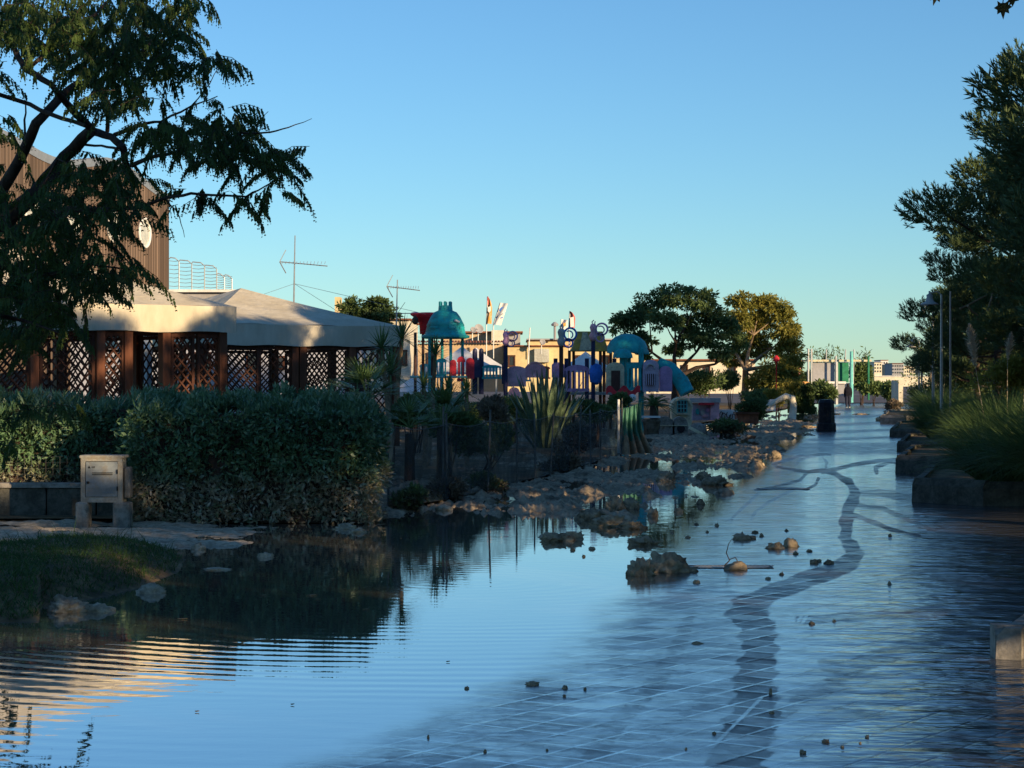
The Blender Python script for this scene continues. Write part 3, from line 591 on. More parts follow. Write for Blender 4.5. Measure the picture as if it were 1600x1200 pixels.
for k in range(3): s.box((cx-cw*.30+.035+k*.014, cy-.0165, zc+.152), (.004, .004, .022)); s.box((cx-cw*.30+.035+k*.014, cy-.0166, zc+.152+(-.006+.006*k)), (.010, .004, .004))
s.build('print', GRATE, door)
for sx in (-1, 1):
    s = MB(); s.box((cx+sx*(cw/2-.01), cy+.08, z0/2-.01), (.15 if sx < 0 else .2, .22, z0+.02), 0, 0, .015); tag(s.build('block', CONC, t), 'rough cement block under the cabinet')
s = MB(); s.box((cx+cw/2+.045, cy+.14, zc-.03), (.07, .2, .36), 0, 0, .02); s.build('side_pier', CONC, t)

# ---------------------------------------------------------------- low shrubs and mixed planting
def shrub(c, r, n, size, mat, label, cat='shrub', group=None, name='shrub', up=.35, core=True):
    t = thing(name, (c[0], c[1], .03), label, cat, group)
    k = max(5, int(7*max(r))); parts = []
    for i in range(k):
        cc, _ = inball(1, c, (r[0]*.62, r[1]*.62, r[2]*.55)); m = int(n/k)
        B, U = inball(m, cc[0], (r[0]*.48, r[1]*.48, r[2]*.5), .35); B[:, 2] = np.maximum(B[:, 2], .05)
        D = U*.7+rng.normal(size=(m, 3))*.55; D[:, 2] += up; L = size*rng.uniform(.6, 1.4, m); parts.append(leafquads(B, D, L, L*.38))
    tag(npmesh('foliage', *join(parts), mat, t), kind='stuff')
    st = MB()
    for i in range(7):
        e, _ = inball(1, c, tuple(x*.6 for x in r)); st.tube([(c[0]+random.uniform(-.1, .1), c[1]+random.uniform(-.1, .1), 0), ((c[0]+e[0][0])/2+.05, (c[1]+e[0][1])/2, e[0][2]*.55), tuple(e[0])], [.018, .013, .006], 4)
    st.build('stem', BARK, t); return t
for px, py, w, h, Y, mt, lb in ((640, 775, 70, 45, 27.2, L_BUSH, 'mud stained low shrub touching the right end of the hedge'), (700, 775, 90, 40, 29.2, L_DRY, 'dry brown low shrub at the foot of the net, right of the hedge'), (760, 765, 80, 36, 31.5, L_BUSH, 'low dark shrub at the foot of the net above the pole reflections'), (880, 742, 100, 34, 38.5, L_DRY, 'brown matted shrub at the foot of the net below the agave')):
    c = P(px, py, Y); q = Y/F_PX; shrub((c.x, Y, h*.4*q), (w/2*q, .5, h*.6*q), 2600, .07, mt, lb)
for px, py, w, h, Y, n_, sz, mt, lb in (
    (640, 640, 80, 70, 37, 5000, .10, L_BUSH, 'broad green bush between the hedge end and the cordyline trunks'),
    (700, 665, 110, 60, 36, 5000, .10, L_BUSH, 'dark bush behind the left part of the net'),
    (772, 640, 60, 60, 43, 3500, .08, L_DRY, 'brown leaved bush between the sunlit yucca and the agave'),
    (760, 690, 130, 60, 38, 4500, .09, L_BUSH, 'dark bush behind the middle of the net'),
    (800, 650, 90, 60, 56, 4500, .1, L_BUSH, 'dark bush behind the dry brown bush'),
    (720, 640, 120, 50, 50, 5000, .1, L_BUSH, 'wide dark bush behind the sunlit yucca'),
    (650, 640, 90, 60, 48, 4000, .1, L_BUSH, 'dark bush under the dome tower behind the cordyline trunks'),
    (860, 672, 110, 40, 52, 4500, .1, L_BUSH, 'low dark bush around the foot of the agave'),
    (930, 645, 90, 45, 52, 4500, .10, L_BUSH, 'low round green bush behind the right end of the net'),
    (890, 690, 100, 60, 45, 4200, .09, L_DRY, 'brown dead bush behind the net under the agave'),
    (965, 625, 50, 30, 60, 2500, .10, L_BUSH, 'small green bush under the red wave shaped panel'),
    (1180, 635, 70, 45, 76, 4000, .12, L_TREE, 'dark rounded bush growing in the brown planter box'),
    (1100, 600, 90, 60, 92, 4200, .16, L_TREE, 'dark bush under the large spreading tree'),
    (1020, 592, 60, 44, 118, 3600, .18, L_TREE, 'dark bush left of the trunk of the large spreading tree'),
    (1140, 596, 60, 40, 116, 3600, .18, L_TREE, 'dark bush between the two big trees'),
    (1190, 618, 80, 24, 104, 3600, .16, L_TREE, 'low dark bush behind the brown planter box'),
    (1240, 600, 70, 60, 120, 4200, .16, L_TREE, 'dark bush in shade at the foot of the golden tree'),
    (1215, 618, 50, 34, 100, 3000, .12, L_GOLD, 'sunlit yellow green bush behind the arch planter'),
    (1130, 668, 80, 26, 66, 2400, .10, L_BUSH, 'low dark palm like bush right of the striped ball')):
    c = P(px, py, Y); q = Y/F_PX; shrub((c.x, Y, c.z), (w/2*q, w/2.4*q, h/2*q), n_, sz, mt, lb)

# ---------------------------------------------------------------- silk tree (top left, hanging feather leaves)
T = thing('silk_tree', (-5.3, 17, 0), 'big dark feathery silk tree overhanging the top left corner', 'tree')
BR = [([(-330, 1000), (-250, 700), (-120, 480), (-20, 370), (60, 300), (100, 246), (145, 205)], [.17, .15, .13, .085, .066, .056, .05], 17), ([(-60, 400), (0, 300), (28, 255), (55, 195), (95, 150), (120, 133)], [.08, .055, .048, .042, .038, .03], 17.2),
 ([(-10, 30), (20, 75), (42, 108), (80, 130), (108, 165), (145, 205)], [.022, .024, .026, .024, .03, .034], 16.6), ([(120, 133), (150, 128), (190, 108), (230, 70), (262, 40), (290, 5)], [.03, .024, .02, .016, .012, .01], 17.3), ([(42, 108), (70, 85), (110, 50), (150, 20), (190, -20)], [.018, .016, .013, .012, .01], 16.4),
 ([(145, 205), (175, 212), (190, 230), (200, 260), (215, 290)], [.036, .03, .034, .026, .014], 17), ([(-20, 142), (30, 158), (80, 178), (132, 198)], [.018, .018, .018, .016], 16.8), ([(132, 228), (160, 228), (185, 232)], [.012, .01, .012], 16.9),
 ([(205, 258), (235, 246), (270, 238), (320, 222), (370, 210), (420, 208), (448, 200), (486, 187)], [.02, .016, .013, .011, .009, .007, .005, .002], 16.5), ([(40, 345), (75, 335), (110, 328), (160, 326), (215, 324), (262, 312), (300, 304), (340, 303), (385, 305), (412, 290), (445, 272), (484, 262)], [.022, .024, .03, .022, .016, .013, .011, .009, .008, .006, .004, .002], 16),
 ([(180, 212), (220, 196), (250, 188), (300, 165), (340, 152)], [.02, .014, .011, .008, .004], 17.6), ([(170, 205), (165, 170), (158, 140), (175, 90), (200, 40)], [.02, .018, .016, .012, .008], 17.8), ([(38, 230), (38, 190), (42, 150)], [.012, .009, .004], 16.9), ([(60, 300), (90, 250), (130, 268)], [.012, .008, .004], 16.2),
 ([(-40, 400), (20, 420), (80, 430), (140, 415), (210, 420)], [.03, .02, .014, .01, .005], 15.5), ([(-40, 480), (30, 500), (90, 520)], [.02, .014, .006], 15.2), ([(110, 330), (140, 370), (180, 390), (215, 425)], [.014, .011, .008, .004], 15.8), ([(262, 312), (280, 340), (288, 370)], [.006, .004, .002], 15.8), ([(300, 165), (330, 130), (350, 90)], [.006, .004, .002], 17.6)]
tr = MB()
for pts, rad, Y in BR:
    w = []; 
    for i, (x, y) in enumerate(pts):
        w.append(P(x+random.uniform(-2, 2), y+random.uniform(-2, 2), Y+.35*math.sin(i*1.3+x*.01)))
    pp = []; rr = []
    for i in range(len(w)-1):
        for k in range(3): t_ = k/3; pp.append(w[i].lerp(w[i+1], t_)+Vector((random.uniform(-1, 1), 0, random.uniform(-1, 1)))*.006); rr.append(rad[i]*(1-t_)+rad[i+1]*t_)
    pp.append(w[-1]); rr.append(rad[-1]); (tr if pts[0][0] <= -60 else tr).tube(pp, rr, 8)
b0 = P(-330, 1000, 17); tr.tube([(b0.x, b0.y+.05, -.1), (b0.x, b0.y, .3), b0], [.24, .2, .17], 10)
tr.build('trunk', BARK, T, True)
CL = [(20, 20, 60, 50, 95), (90, 30, 70, 55, 110), (170, 40, 70, 60, 125), (250, 20, 60, 40, 70), (315, 5, 30, 14, 14), (150, 95, 50, 40, 52), (215, 95, 55, 45, 62), (270, 75, 40, 35, 30), (335, 85, 18, 10, 9), (315, 95, 30, 14, 14), (175, 150, 45, 25, 28), (240, 200, 45, 24, 34), (285, 205, 40, 26, 36), (340, 185, 34, 22, 34), (355, 230, 45, 24, 38), (405, 225, 36, 24, 26), (305, 165, 22, 10, 7),
      (245, 155, 8, 8, 5), (430, 262, 26, 16, 12), (480, 265, 10, 8, 3), (415, 300, 30, 8, 10), (375, 300, 26, 6, 8), (340, 302, 40, 5, 8), (300, 296, 26, 8, 5), (475, 228, 14, 10, 4), (395, 180, 30, 16, 10), (5, 190, 20, 14, 9), (-15, 90, 30, 60, 26), (55, 290, 70, 30, 22), (150, 255, 56, 20, 24), (185, 272, 46, 32, 44), (120, 300, 70, 30, 46), (50, 330, 60, 40, 60), (190, 325, 40, 22, 26), (135, 350, 56, 32, 38),
      (40, 390, 60, 30, 52), (110, 395, 60, 24, 40), (160, 400, 42, 14, 12), (80, 430, 90, 22, 56), (200, 412, 30, 12, 15), (30, 460, 60, 24, 56), (130, 445, 30, 12, 10), (60, 490, 74, 18, 52), (25, 520, 50, 14, 36), (285, 320, 8, 8, 2), (205, 425, 22, 10, 8), (10, 430, 40, 40, 40), (-30, 250, 50, 80, 40), (-40, 400, 50, 120, 60), (-60, 560, 60, 60, 26), (15, 640, 40, 20, 12), (85, 630, 35, 14, 9), (30, 690, 20, 10, 5)]
parts = []; ra = []
for cx_, cy_, rx, ry, num in CL:
    for i in range(int(num*(.56 if cy_ < 130 else .66))):
        a = random.uniform(0, 6.283); k = random.random()**.5; x, y = cx_+math.cos(a)*rx*k, cy_+math.sin(a)*ry*k
        Y = random.uniform(14.6, 18.2) if cx_ < 300 else random.uniform(15.6, 17.4); p0 = np.array(P(x, y, Y))
        az = random.uniform(0, 6.283); d = np.array([math.cos(az)*.8-.05, math.sin(az)*.8, random.uniform(-.5, .35)]); d /= np.linalg.norm(d)
        L = random.uniform(.22, .34); npin = random.randint(7, 10); dn = np.array([0, 0, -1.0]); side = np.cross(d, dn); side /= (np.linalg.norm(side)+1e-6)
        ra.append((p0, p0+d*L*.5+dn*L*.10, p0+d*L*.92+dn*L*.42))
        Bs, Ds, Ls, Ws, Rl = [], [], [], [], []
        for j in range(npin):
            t_ = (j+1)/npin; b0_ = p0+d*L*t_*.95+dn*L*.42*t_**2; tang = d+dn*t_*.9
            for sgn in (-1, 1):
                pd = side*sgn*(.50-.2*t_)+tang*.45+dn*random.uniform(.45, 1.0); pd /= np.linalg.norm(pd); pl = L*random.uniform(.30, .40)*(1-.25*abs(t_-.55)*2)
                for s__ in range(4):
                    u = (s__+.4)/4; q0 = b0_+pd*pl*u+dn*pl*.35*u*u; pdd = pd+dn*.7*u
                    sd = np.cross(pdd, side+.2*d); sd /= np.linalg.norm(sd)+1e-6
                    for s2 in (-1, 1): Bs.append(q0); Ds.append(pdd*.75+sd*s2*.8); Ls.append(pl*.17); Ws.append(.013)
                Bs.append(b0_); Ds.append(pd+dn*.3); Ls.append(pl*1.05); Ws.append(.024)
        parts.append(leafquads(np.array(Bs), np.array(Ds), np.array(Ls), np.array(Ws)))
tag(npmesh('foliage', *join(parts), L_ALB, T), kind='stuff')
tw = MB()
for a, b_, c in ra: tw.tube([a, b_, c], .0028, 3, False)
tw.build('leaf_stalks', BARK, T)
# plane tree: trunk right of the camera, one branch reaching over the top right corner
T = thing('plane_tree', (4.0, 8.2, 0), 'plane tree whose lobed leaves hang into the top right corner', 'tree')
tr = MB(); tr.tube([(4.0, 8.2, -.1), (4.0, 8.2, 1.5), (3.9, 8.1, 3.2), (4.1, 8.2, 5.2), (4.0, 8.3, 7)], [.24, .2, .17, .12, .05], 12); tr.build('trunk', LBARK, T, True)
tr = MB(); tr.tube([(3.9, 8.1, 3.6), (3.2, 8, 3.75), (2.5, 8, 3.62), (2.0, 8, 3.42), (1.7, 8, 3.36), (1.5, 8, 3.32)], [.06, .04, .025, .014, .008, .004], 8); tr.tube([(2.5, 8, 3.62), (2.2, 7.9, 3.36), (2.0, 7.9, 3.26)], [.012, .008, .004], 5); tr.build('branch', BARK, T, True)
star = [(0, 0), (.10, .02), (.30, -.10), (.26, .10), (.46, .22), (.28, .32), (.30, .52), (.12, .44), (0, .78)]
star = star+[(-x, z) for x, z in star[-2:0:-1]]
def planeleaf(c, sz, rz, tilt, roll):
    M = Matrix.Rotation(rz, 3, 'Z') @ Matrix.Rotation(tilt, 3, 'X') @ Matrix.Rotation(roll, 3, 'Y'); ml = MB()
    vs = [Vector(c)]+[Vector(c)+M @ Vector((x*sz, -abs(x)*.12*sz+.03*sz*math.sin(z*6), -z*sz)) for x, z in star]; k = len(star)
    vs = [v-M @ Vector((0, 0, .28*sz)) if i == 0 else v for i, v in enumerate(vs)]
    ml.add(vs, [(0, 1+i, 1+(i+1) % k) for i in range(k)]); ml.tube([c, Vector(c)+Vector((.01, 0, .08))], .0025, 4); return ml
for px, py, sz, rz, ti, ro in ((1567, 4, .085, .2, .2, -.1), (1590, -8, .10, .9, .6, .9), (1583, -22, .09, -.6, .3, 2.2), (1465, -13, .075, .3, .5, .1), (1440, -14, .06, -.4, .9, .8), (1481, -14, .06, .8, .7, -.9), (1502, -18, .06, .2, .9, .4), (1424, -14, .05, .2, .9, 1), (1600, -30, .1, 0, .2, .3), (1540, -34, .09, .4, .3, -.3), (1610, 0, .09, 1.0, .3, .4)):
    planeleaf(P(px, py, 8), sz, rz, ti, ro).build('leaf', L_PLANE, T)
B, U = inball(2200, (4.2, 8.6, 6.6), (2.3, 2.6, 2.2), .2); D = U*.4+rng.normal(size=B.shape)*.5; D[:, 2] -= .6
tag(npmesh('foliage', *leafquads(B, D, rng.uniform(.1, .2, len(B)), .13), L_PLANE, T), kind='stuff')

# ---------------------------------------------------------------- gazebos
def lattice(p0, p1, z0, z1, sp, parent, name='lattice_panel', w=.014):
    """diagonal slats between two posts; p0, p1 ground points"""
    p0, p1 = Vector((*p0, 0)), Vector((*p1, 0)); L = (p1-p0).length; u = (p1-p0)/L; H = z1-z0; nv = Vector((-u.y, u.x, 0)); m = MB()
    for sgn, off in ((1, .010), (-1, -.010)):
        k = -H
        while k < L+H:
            a, b_ = (k, 0.0), (k+H*1.0, H)
            if sgn < 0: a, b_ = (k+H, 0.0), (k, H)
            (xa, za), (xb, zb_) = a, b_; pts = []
            lo_, hi_ = 0.0, 1.0; dx = xb-xa
            t0, t1 = sorted(((0-xa)/dx, (L-xa)/dx)); lo_, hi_ = max(0, t0), min(1, t1)
            if hi_-lo_ > .02:
                A = p0+u*(xa+dx*lo_)+Vector((0, 0, z0+(zb_-za)*lo_)); Bq = p0+u*(xa+dx*hi_)+Vector((0, 0, z0+(zb_-za)*hi_))
                d = (Bq-A).normalized(); s_ = d.cross(nv).normalized()*w; o = nv*(off+.006); o2 = nv*(off-.006)
                m.add([A-s_+o2, Bq-s_+o2, Bq+s_+o2, A+s_+o2, A-s_+o, Bq-s_+o, Bq+s_+o, A+s_+o], [(3, 2, 1, 0), (4, 5, 6, 7), (0, 1, 5, 4), (1, 2, 6, 5), (2, 3, 7, 6), (3, 0, 4, 7)])
            k += sp
    ang = math.atan2(u.y, u.x); c = (p0+p1)/2
    for zz in (z0+.03, z1-.03): m.box((c.x, c.y, zz), (L, .05, .06), ang)
    for p_ in (p0+u*.025, p1-u*.025): m.box((p_.x, p_.y, (z0+z1)/2), (.05, .049, H-.13), ang)
    return m.build(name, LATT, parent)
def gazebo(NL, NR, depth, zlow, ztopv, zap, label, posts, panels, backposts, zfloor=.35):
    NL, NR = Vector((*NL, 0)), Vector((*NR, 0)); u = (NR-NL).normalized(); v = Vector((-u.y, u.x, 0)); FL, FR = NL+v*depth, NR+v*depth
    ctr = (NL+NR+FL+FR)/4; t = thing('gazebo', (ctr.x, ctr.y, 0), label, 'gazebo'); ang = math.atan2(u.y, u.x)
    # canopy: four hanging faces subdivided, with a soft sag, and a valance with folds
    c = MB(); cs = [NL-u*.12-v*.12, NR+u*.12-v*.12, FR+u*.12+v*.12, FL-u*.12+v*.12]; n = 16; ap = ctr+Vector((0, 0, zap))
    for a in range(4):
        A, B_ = cs[a], cs[(a+1) % 4]; base = len(c.v); vs = []; fs = []
        for i in range(n+1):
            s = i/n; e = A.lerp(B_, s); e = Vector((e.x, e.y, ztopv-.015*math.sin(math.pi*s)))
            for j in range(n+1):
                q = j/n; p_ = e.lerp(ap, q); p_.z -= .06*math.sin(math.pi*q)*(.6+.4*math.sin(math.pi*s))+.02*math.sin(s*19+q*3)*math.sin(math.pi*s)*(1-q); vs.append(p_)
        for i in range(n):
            for j in range(n): k = i*(n+1)+j; fs.append((k, k+n+1, k+n+2, k+1))
        c.add(vs, fs)
    can = c.build('canopy', CANV, t, True)
    w = MB(); nn = 40
    for a in range(4):
        A, B_ = cs[a], cs[(a+1) % 4]; d = (B_-A).normalized(); o = Vector((d.y, -d.x, 0)); vs = []; fs = []
        for i in range(nn+1):
            s = i/nn; e = A.lerp(B_, s); edge = math.sin(math.pi*s)
            for j in range(4):
                q = j/3; z = ztopv-.015*edge-(ztopv-zlow)*q+.012*math.sin(s*23+a)*q
                vs.append(Vector((e.x, e.y, z))+o*(.015+.03*q*(.4*math.sin(s*31+a*2)+.6*math.sin(s*12.7+q*2))*edge))
        for i in range(nn):
            for j in range(3): k = i*4+j; fs.append((k, k+1, k+5, k+4))
        w.add(vs, fs)
    w.build('valance', CANV, t, True)
    fr = MB(); zb_ = zlow+.04
    for A, B_ in ((NL, NR), (NR, FR), (FR, FL), (FL, NL)):
        m = (A+B_)/2; an = math.atan2((B_-A).y, (B_-A).x); fr.box((m.x, m.y, zb_), ((B_-A).length-.13, .07, .12), an)
    fr.build('top_beam', LATT, t)
    fl = MB(); fl.box((ctr.x, ctr.y, zfloor/2), ((NR-NL).length, depth, zfloor), ang); fl.build('deck', LATT, t)
    L = (NR-NL).length
    for f, side in posts:
        p_ = NL+u*L*f if side == 0 else (NL+v*depth*f if side == 1 else NR+v*depth*f)
        b = MB(); b.box((p_.x, p_.y, (zfloor+zlow+.02)/2), (.15, .15, zlow-zfloor-.02), ang, 0, .008); b.build('post', WOOD, t)
    for f0, f1, sp, side in panels:
        A, d, LL = ((NL, u, L), (NL, v, depth), (NR, v, depth), (FL, u, L))[side]; a_, b_ = A+d*LL*f0, A+d*LL*f1
        lattice((a_.x, a_.y), (b_.x, b_.y), zfloor+.02, zlow-.03, sp, t)
    for f in backposts:
        p_ = FL+u*L*f; b = MB(); b.box((p_.x, p_.y, (zfloor+zlow)/2), (.12, .12, zlow-zfloor-.02), ang); b.build('post', WOOD, t)
    return t
# far gazebo (right): near corner at left, turned about 35 degrees
gazebo((-6.1, 40.3), (-2.45, 42.9), 5.2, 2.46, 2.88, 3.72, 'right hand gazebo with cream canopy, lattice sides and an open bay',
       [(0, 0), (.09, 0), (.46, 0), (.50, 0), (.76, 0), (1, 0), (.33, 1), (.66, 1), (1, 1), (.5, 2), (1, 2)],
       [(.11, .28, .17, 0), (.28, .45, .17, 0), (.515, .74, .12, 0), (.78, .98, .17, 0), (.03, .32, .17, 1), (.35, .64, .17, 1), (.02, .45, .2, 3), (.72, .98, .2, 3), (.5, .9, .2, 2)], [.48, .7])
# near gazebo (left): front face from off frame to x = 358
a, b_ = P(-150, 520, 29.4), P(352, 520, 33.4)
gazebo((a.x, a.y), (b_.x, b_.y), 5.0, 2.52, 2.94, 4.0, 'left hand gazebo with cream canopy, tan edged posts and a doorway',
       [(0, 0), (.37, 0), (.575, 0), (.665, 0), (.79, 0), (.985, 0), (.5, 1), (1, 1), (.5, 2), (1, 2)],
       [(.02, .19, .17, 0), (.19, .36, .17, 0), (.39, .56, .17, 0), (.585, .655, .17, 0), (.81, .89, .17, 0), (.90, .98, .17, 0), (.04, .48, .2, 2), (.52, .96, .2, 2), (.02, .4, .2, 3), (.72, .97, .2, 3), (.45, .58, .2, 3)], [.42, .6, .7])
# ---------------------------------------------------------------- snack bar building behind the gazebos
t = thing('bar_building', (-9.5, 62, 0), 'low pale bar building seen through the lattice of the gazebos', 'building')
w = MB(); x0, x1 = P(110, 0, 60).x, P(552, 0, 60).x; w.box(((x0+x1)/2, 62.5, 1.5), (x1-x0, 5, 3.0)); w.build('wall', wallmat('shade_tinted_white_render', (.40, .41, .47), (.34, .34, .4)), t)  # white wall whose shade is put into the darker lavender colour
w = MB(); w.box(((x0+x1)/2, 62.5, 3.07), (x1-x0+.3, 5.3, .12)); w.build('roof', GREYW, t)
for pa, pb, ya, yb_ in ((385, 405, 548, 585), (200, 212, 545, 600), (300, 330, 550, 590), (430, 445, 556, 578)):
    a, b_ = P(pa, ya, 59.98), P(pb, yb_, 59.98); f = MB(); f.box(((a.x+b_.x)/2, 59.97, (a.z+b_.z)/2), (b_.x-a.x, .06, a.z-b_.z)); fo = f.build('window', LATT, t)
    f = MB(); f.box(((a.x+b_.x)/2, 59.93, (a.z+b_.z)/2), (b_.x-a.x-.12, .04, a.z-b_.z-.12)); f.build('pane', GLASS, fo)
a, b_ = P(186, 532, 40.5), P(236, 546, 40.5); w = MB(); w.box(((a.x+b_.x)/2, 40.5, (a.z+b_.z)/2), (b_.x-a.x, .3, a.z-b_.z)); tag(w.build('awning_box', WPAINT), 'white box awning over the doorway behind the left gazebo', 'awning')
t = thing('doorway', (-7.2, 40.9, .35), 'dark doorway with a white jamb behind the left gazebo', 'doorway')
w = MB(); a, b_ = P(186, 545, 41), P(236, 625, 41); w.box(((a.x+b_.x)/2, 41.1, (a.z+b_.z)/2), (b_.x-a.x, .1, a.z-b_.z)); w.build('door_panel', GREYW, t)
w = MB(); a, b_ = P(194, 546, 40.9), P(208, 625, 40.9); w.box(((a.x+b_.x)/2, 40.98, (a.z+b_.z)/2), (b_.x-a.x, .06, a.z-b_.z)); w.build('jamb', LATT, t)
w = MB(); a, b_ = P(225, 546, 40.9), P(229, 625, 40.9); w.box(((a.x+b_.x)/2, 40.97, (a.z+b_.z)/2), (b_.x-a.x, .08, a.z-b_.z)); w.build('jamb', WPAINT, t)
w = MB(); a = P(232, 580, 40.85); w.box((a.x, 41.0, a.z), (.05, .04, .08)); w.build('switch', WPAINT, t)
# ---------------------------------------------------------------- timber clad house
E = Vector((-13.4, 80, 0)); d = Vector((math.sin(R(12.3)), math.cos(R(12.3)), 0)); nrm = Vector((d.y, -d.x, 0)); LN = 20.0
t = thing('timber_house', E, 'tall timber clad building with portholes and a wavy top behind the silk tree', 'building')
def topz(s): return 9.05+.45*(1-math.cos(s*.62))*.55+(.35 if s > 6 else .35*max(0, s/6))
w = MB(); nS = 80; vs = []; 
for i in range(nS+1): s = LN*i/nS; p_ = E-d*s-nrm*.06; z = topz(s)-.05; vs += [(p_.x, p_.y, -.1), (p_.x, p_.y, z), (p_.x-nrm.x*8, p_.y-nrm.y*8, z), (p_.x-nrm.x*8, p_.y-nrm.y*8, -.1)]
fs = []
for i in range(nS):
    for q in range(3): fs.append((i*4+q, i*4+q+1, i*4+q+5, i*4+q+4))
w.add(vs, fs+[(0, 3, 2, 1), (nS*4, nS*4+1, nS*4+2, nS*4+3)]); w.build('wall', PLANK, t)
pm = MB(); pm.box((0, 0, .5), (.045, .235, 1.0)); me = pm.mesh('plank', PLANK); an = math.atan2(d.y, d.x)-math.pi/2
for i in range(int(LN/.25)):
    s = .125+i*.25; p_ = E-d*s-nrm*(.02-.01*random.random()); zt = topz(s)-.22
    o = bpy.data.objects.new('plank', me); COL.objects.link(o); o.parent = t; o.matrix_parent_inverse = Matrix.Translation(-E); o.location = (p_.x, p_.y, 0); o.rotation_euler = (0, 0, an); o.scale = (1, 1, zt)
w = MB(); vs = []; fs = []
for i in range(nS+1):
    s = LN*i/nS; p_ = E-d*s+nrm*.04; p2 = E-d*s-nrm*.3; z = topz(s)
    vs += [(p_.x, p_.y, z-.30), (p_.x, p_.y, z), (p2.x, p2.y, z), (p2.x, p2.y, z-.30)]
for i in range(nS):
    for q in range(4): r_ = (q+1) % 4; fs.append((i*4+q, i*4+r_, i*4+4+r_, i*4+4+q))
w.add(vs, fs+[(0, 1, 2, 3)]); w.build('parapet_flashing', METAL, t)
for k, s in enumerate((2.57, 5.5, 8.9, 12.2, 15.5)):
    c = E-d*s+nrm*.06; c.z = P(224, 364, 77.5).z; w = MB(); w.ring((c.x, c.y, c.z), .56, .58, .08, .10, 32, an+math.pi/2); po = w.build('porthole', WPAINT, t, True)
    w = MB(); w.plate((c.x-nrm.x*.03, c.y-nrm.y*.03, c.z), [(.49*math.cos(a_), .51*math.sin(a_)) for a_ in np.linspace(0, 2*math.pi, 29)[:-1]], .05, an+math.pi/2); w.build('pane', PALEG, po)
w = MB(); c = E-d*1.6+nrm*.1; w.ring((c.x, c.y, topz(1.6)-.12), .1, .1, .05, .05, 12, an+math.pi/2, 0, 3.1); w.build('wall_lamp', WPAINT, t)
t = thing('roof_terrace', (-12, 82, 0), 'pale roof terrace parapet right of the timber building', 'terrace')
w = MB(); a, b_ = P(255, 456, 80), P(372, 470, 80); w.box(((a.x+b_.x)/2, 82.5, a.z/2), (b_.x-a.x, 4.6, a.z)); w.build('wall', GREYW, t)
w = MB(); w.box(((a.x+b_.x)/2, 80.1, a.z+.04), (b_.x-a.x+.1, .3, .1)); w.build('coping', WHITEW, t)
t = thing('terrace_railing', (-12, 80, 5), 'white tubular terrace railing with rounded tops beside the timber building', 'railing')
for k, (pa, pb, yt) in enumerate(((264, 279, 402), (279, 299, 406), (299, 319, 409), (319, 338, 414), (338, 350, 427), (350, 362, 429))):
    a, b_ = P(pa, yt, 80), P(pb, yt, 80); zb_ = P(0, 457, 80).z; w = MB(); Hh = a.z-zb_
    w.tube([(a.x, 80.1, zb_+Hh-.06), (a.x+.04, 80.1, zb_+Hh), (b_.x-.14, 80.1, zb_+Hh-.03), (b_.x, 80.1, zb_+Hh-.16), (b_.x, 80.1, zb_)], .022, 6); w.build('rail_frame', METAL, t)
    for j in range(8): w = MB(); zz = zb_+Hh*(j+.6)/8.4; w.tube([(a.x, 80.1, zz), ((a.x+b_.x)/2, 80.16, zz-.02), (b_.x, 80.1, zz)], .011, 4); w.build('rail', METAL, t)
# antennas
def antenna(px, ytop, ybase, Y, label, lenm, sc):
    a, b_ = P(px, ytop, Y), P(px-2, ybase, Y); t = thing('antenna', b_, label, 'antenna'); w = MB(); w.tube([b_, a], [.03, .018], 6); w.build('mast', METAL, t)
    z = a.z-(a.z-b_.z)*.36 if sc == 1 else a.z-.25; w = MB(); w.tube([(a.x-.35*lenm, Y, z), (a.x+lenm*.75, Y+.2, z-.14)], .018, 4)
    for k in range(13): x = a.x-.3*lenm+k*lenm*1.0/12; w.tube([(x, Y-.12, z-.08), (x, Y+.14, z+.02)], .011, 3)
    w.build('boom', METAL, t); w = MB(); x = a.x-.36*lenm
    w.tube([(x, Y, z), (x+.22, Y, z+.42)], .018, 4); w.tube([(x, Y, z), (x+.22, Y, z-.40)], .018, 4); w.build('reflector', METAL, t)
    if sc == 1:
        for dx in (-3.5, 1.6, 4.6): w = MB(); m = b_.z+(a.z-b_.z)*.34; w.tube([(a.x-.02, Y, m), (a.x+dx, Y+(1.5 if dx < 2 else 0), b_.z-.2)], .008, 3); w.build('guy_wire', METAL, t)
    else: w = MB(); w.tube([(a.x-.1, Y, z-1.0), (a.x+.9, Y, z-1.0)], .016, 4); w.tube([(a.x, Y, z-1), (a.x+.3, Y-.3, z-.6)], .01, 3); w.build('lower_boom', METAL, t)
    return t
antenna(461, 368, 482, 72, 'tall television antenna mast held by guy wires above the right gazebo', 1.5, 1)
antenna(621, 437, 520, 76, 'small rooftop television antenna left of the red playground roof', 1.1, 0)

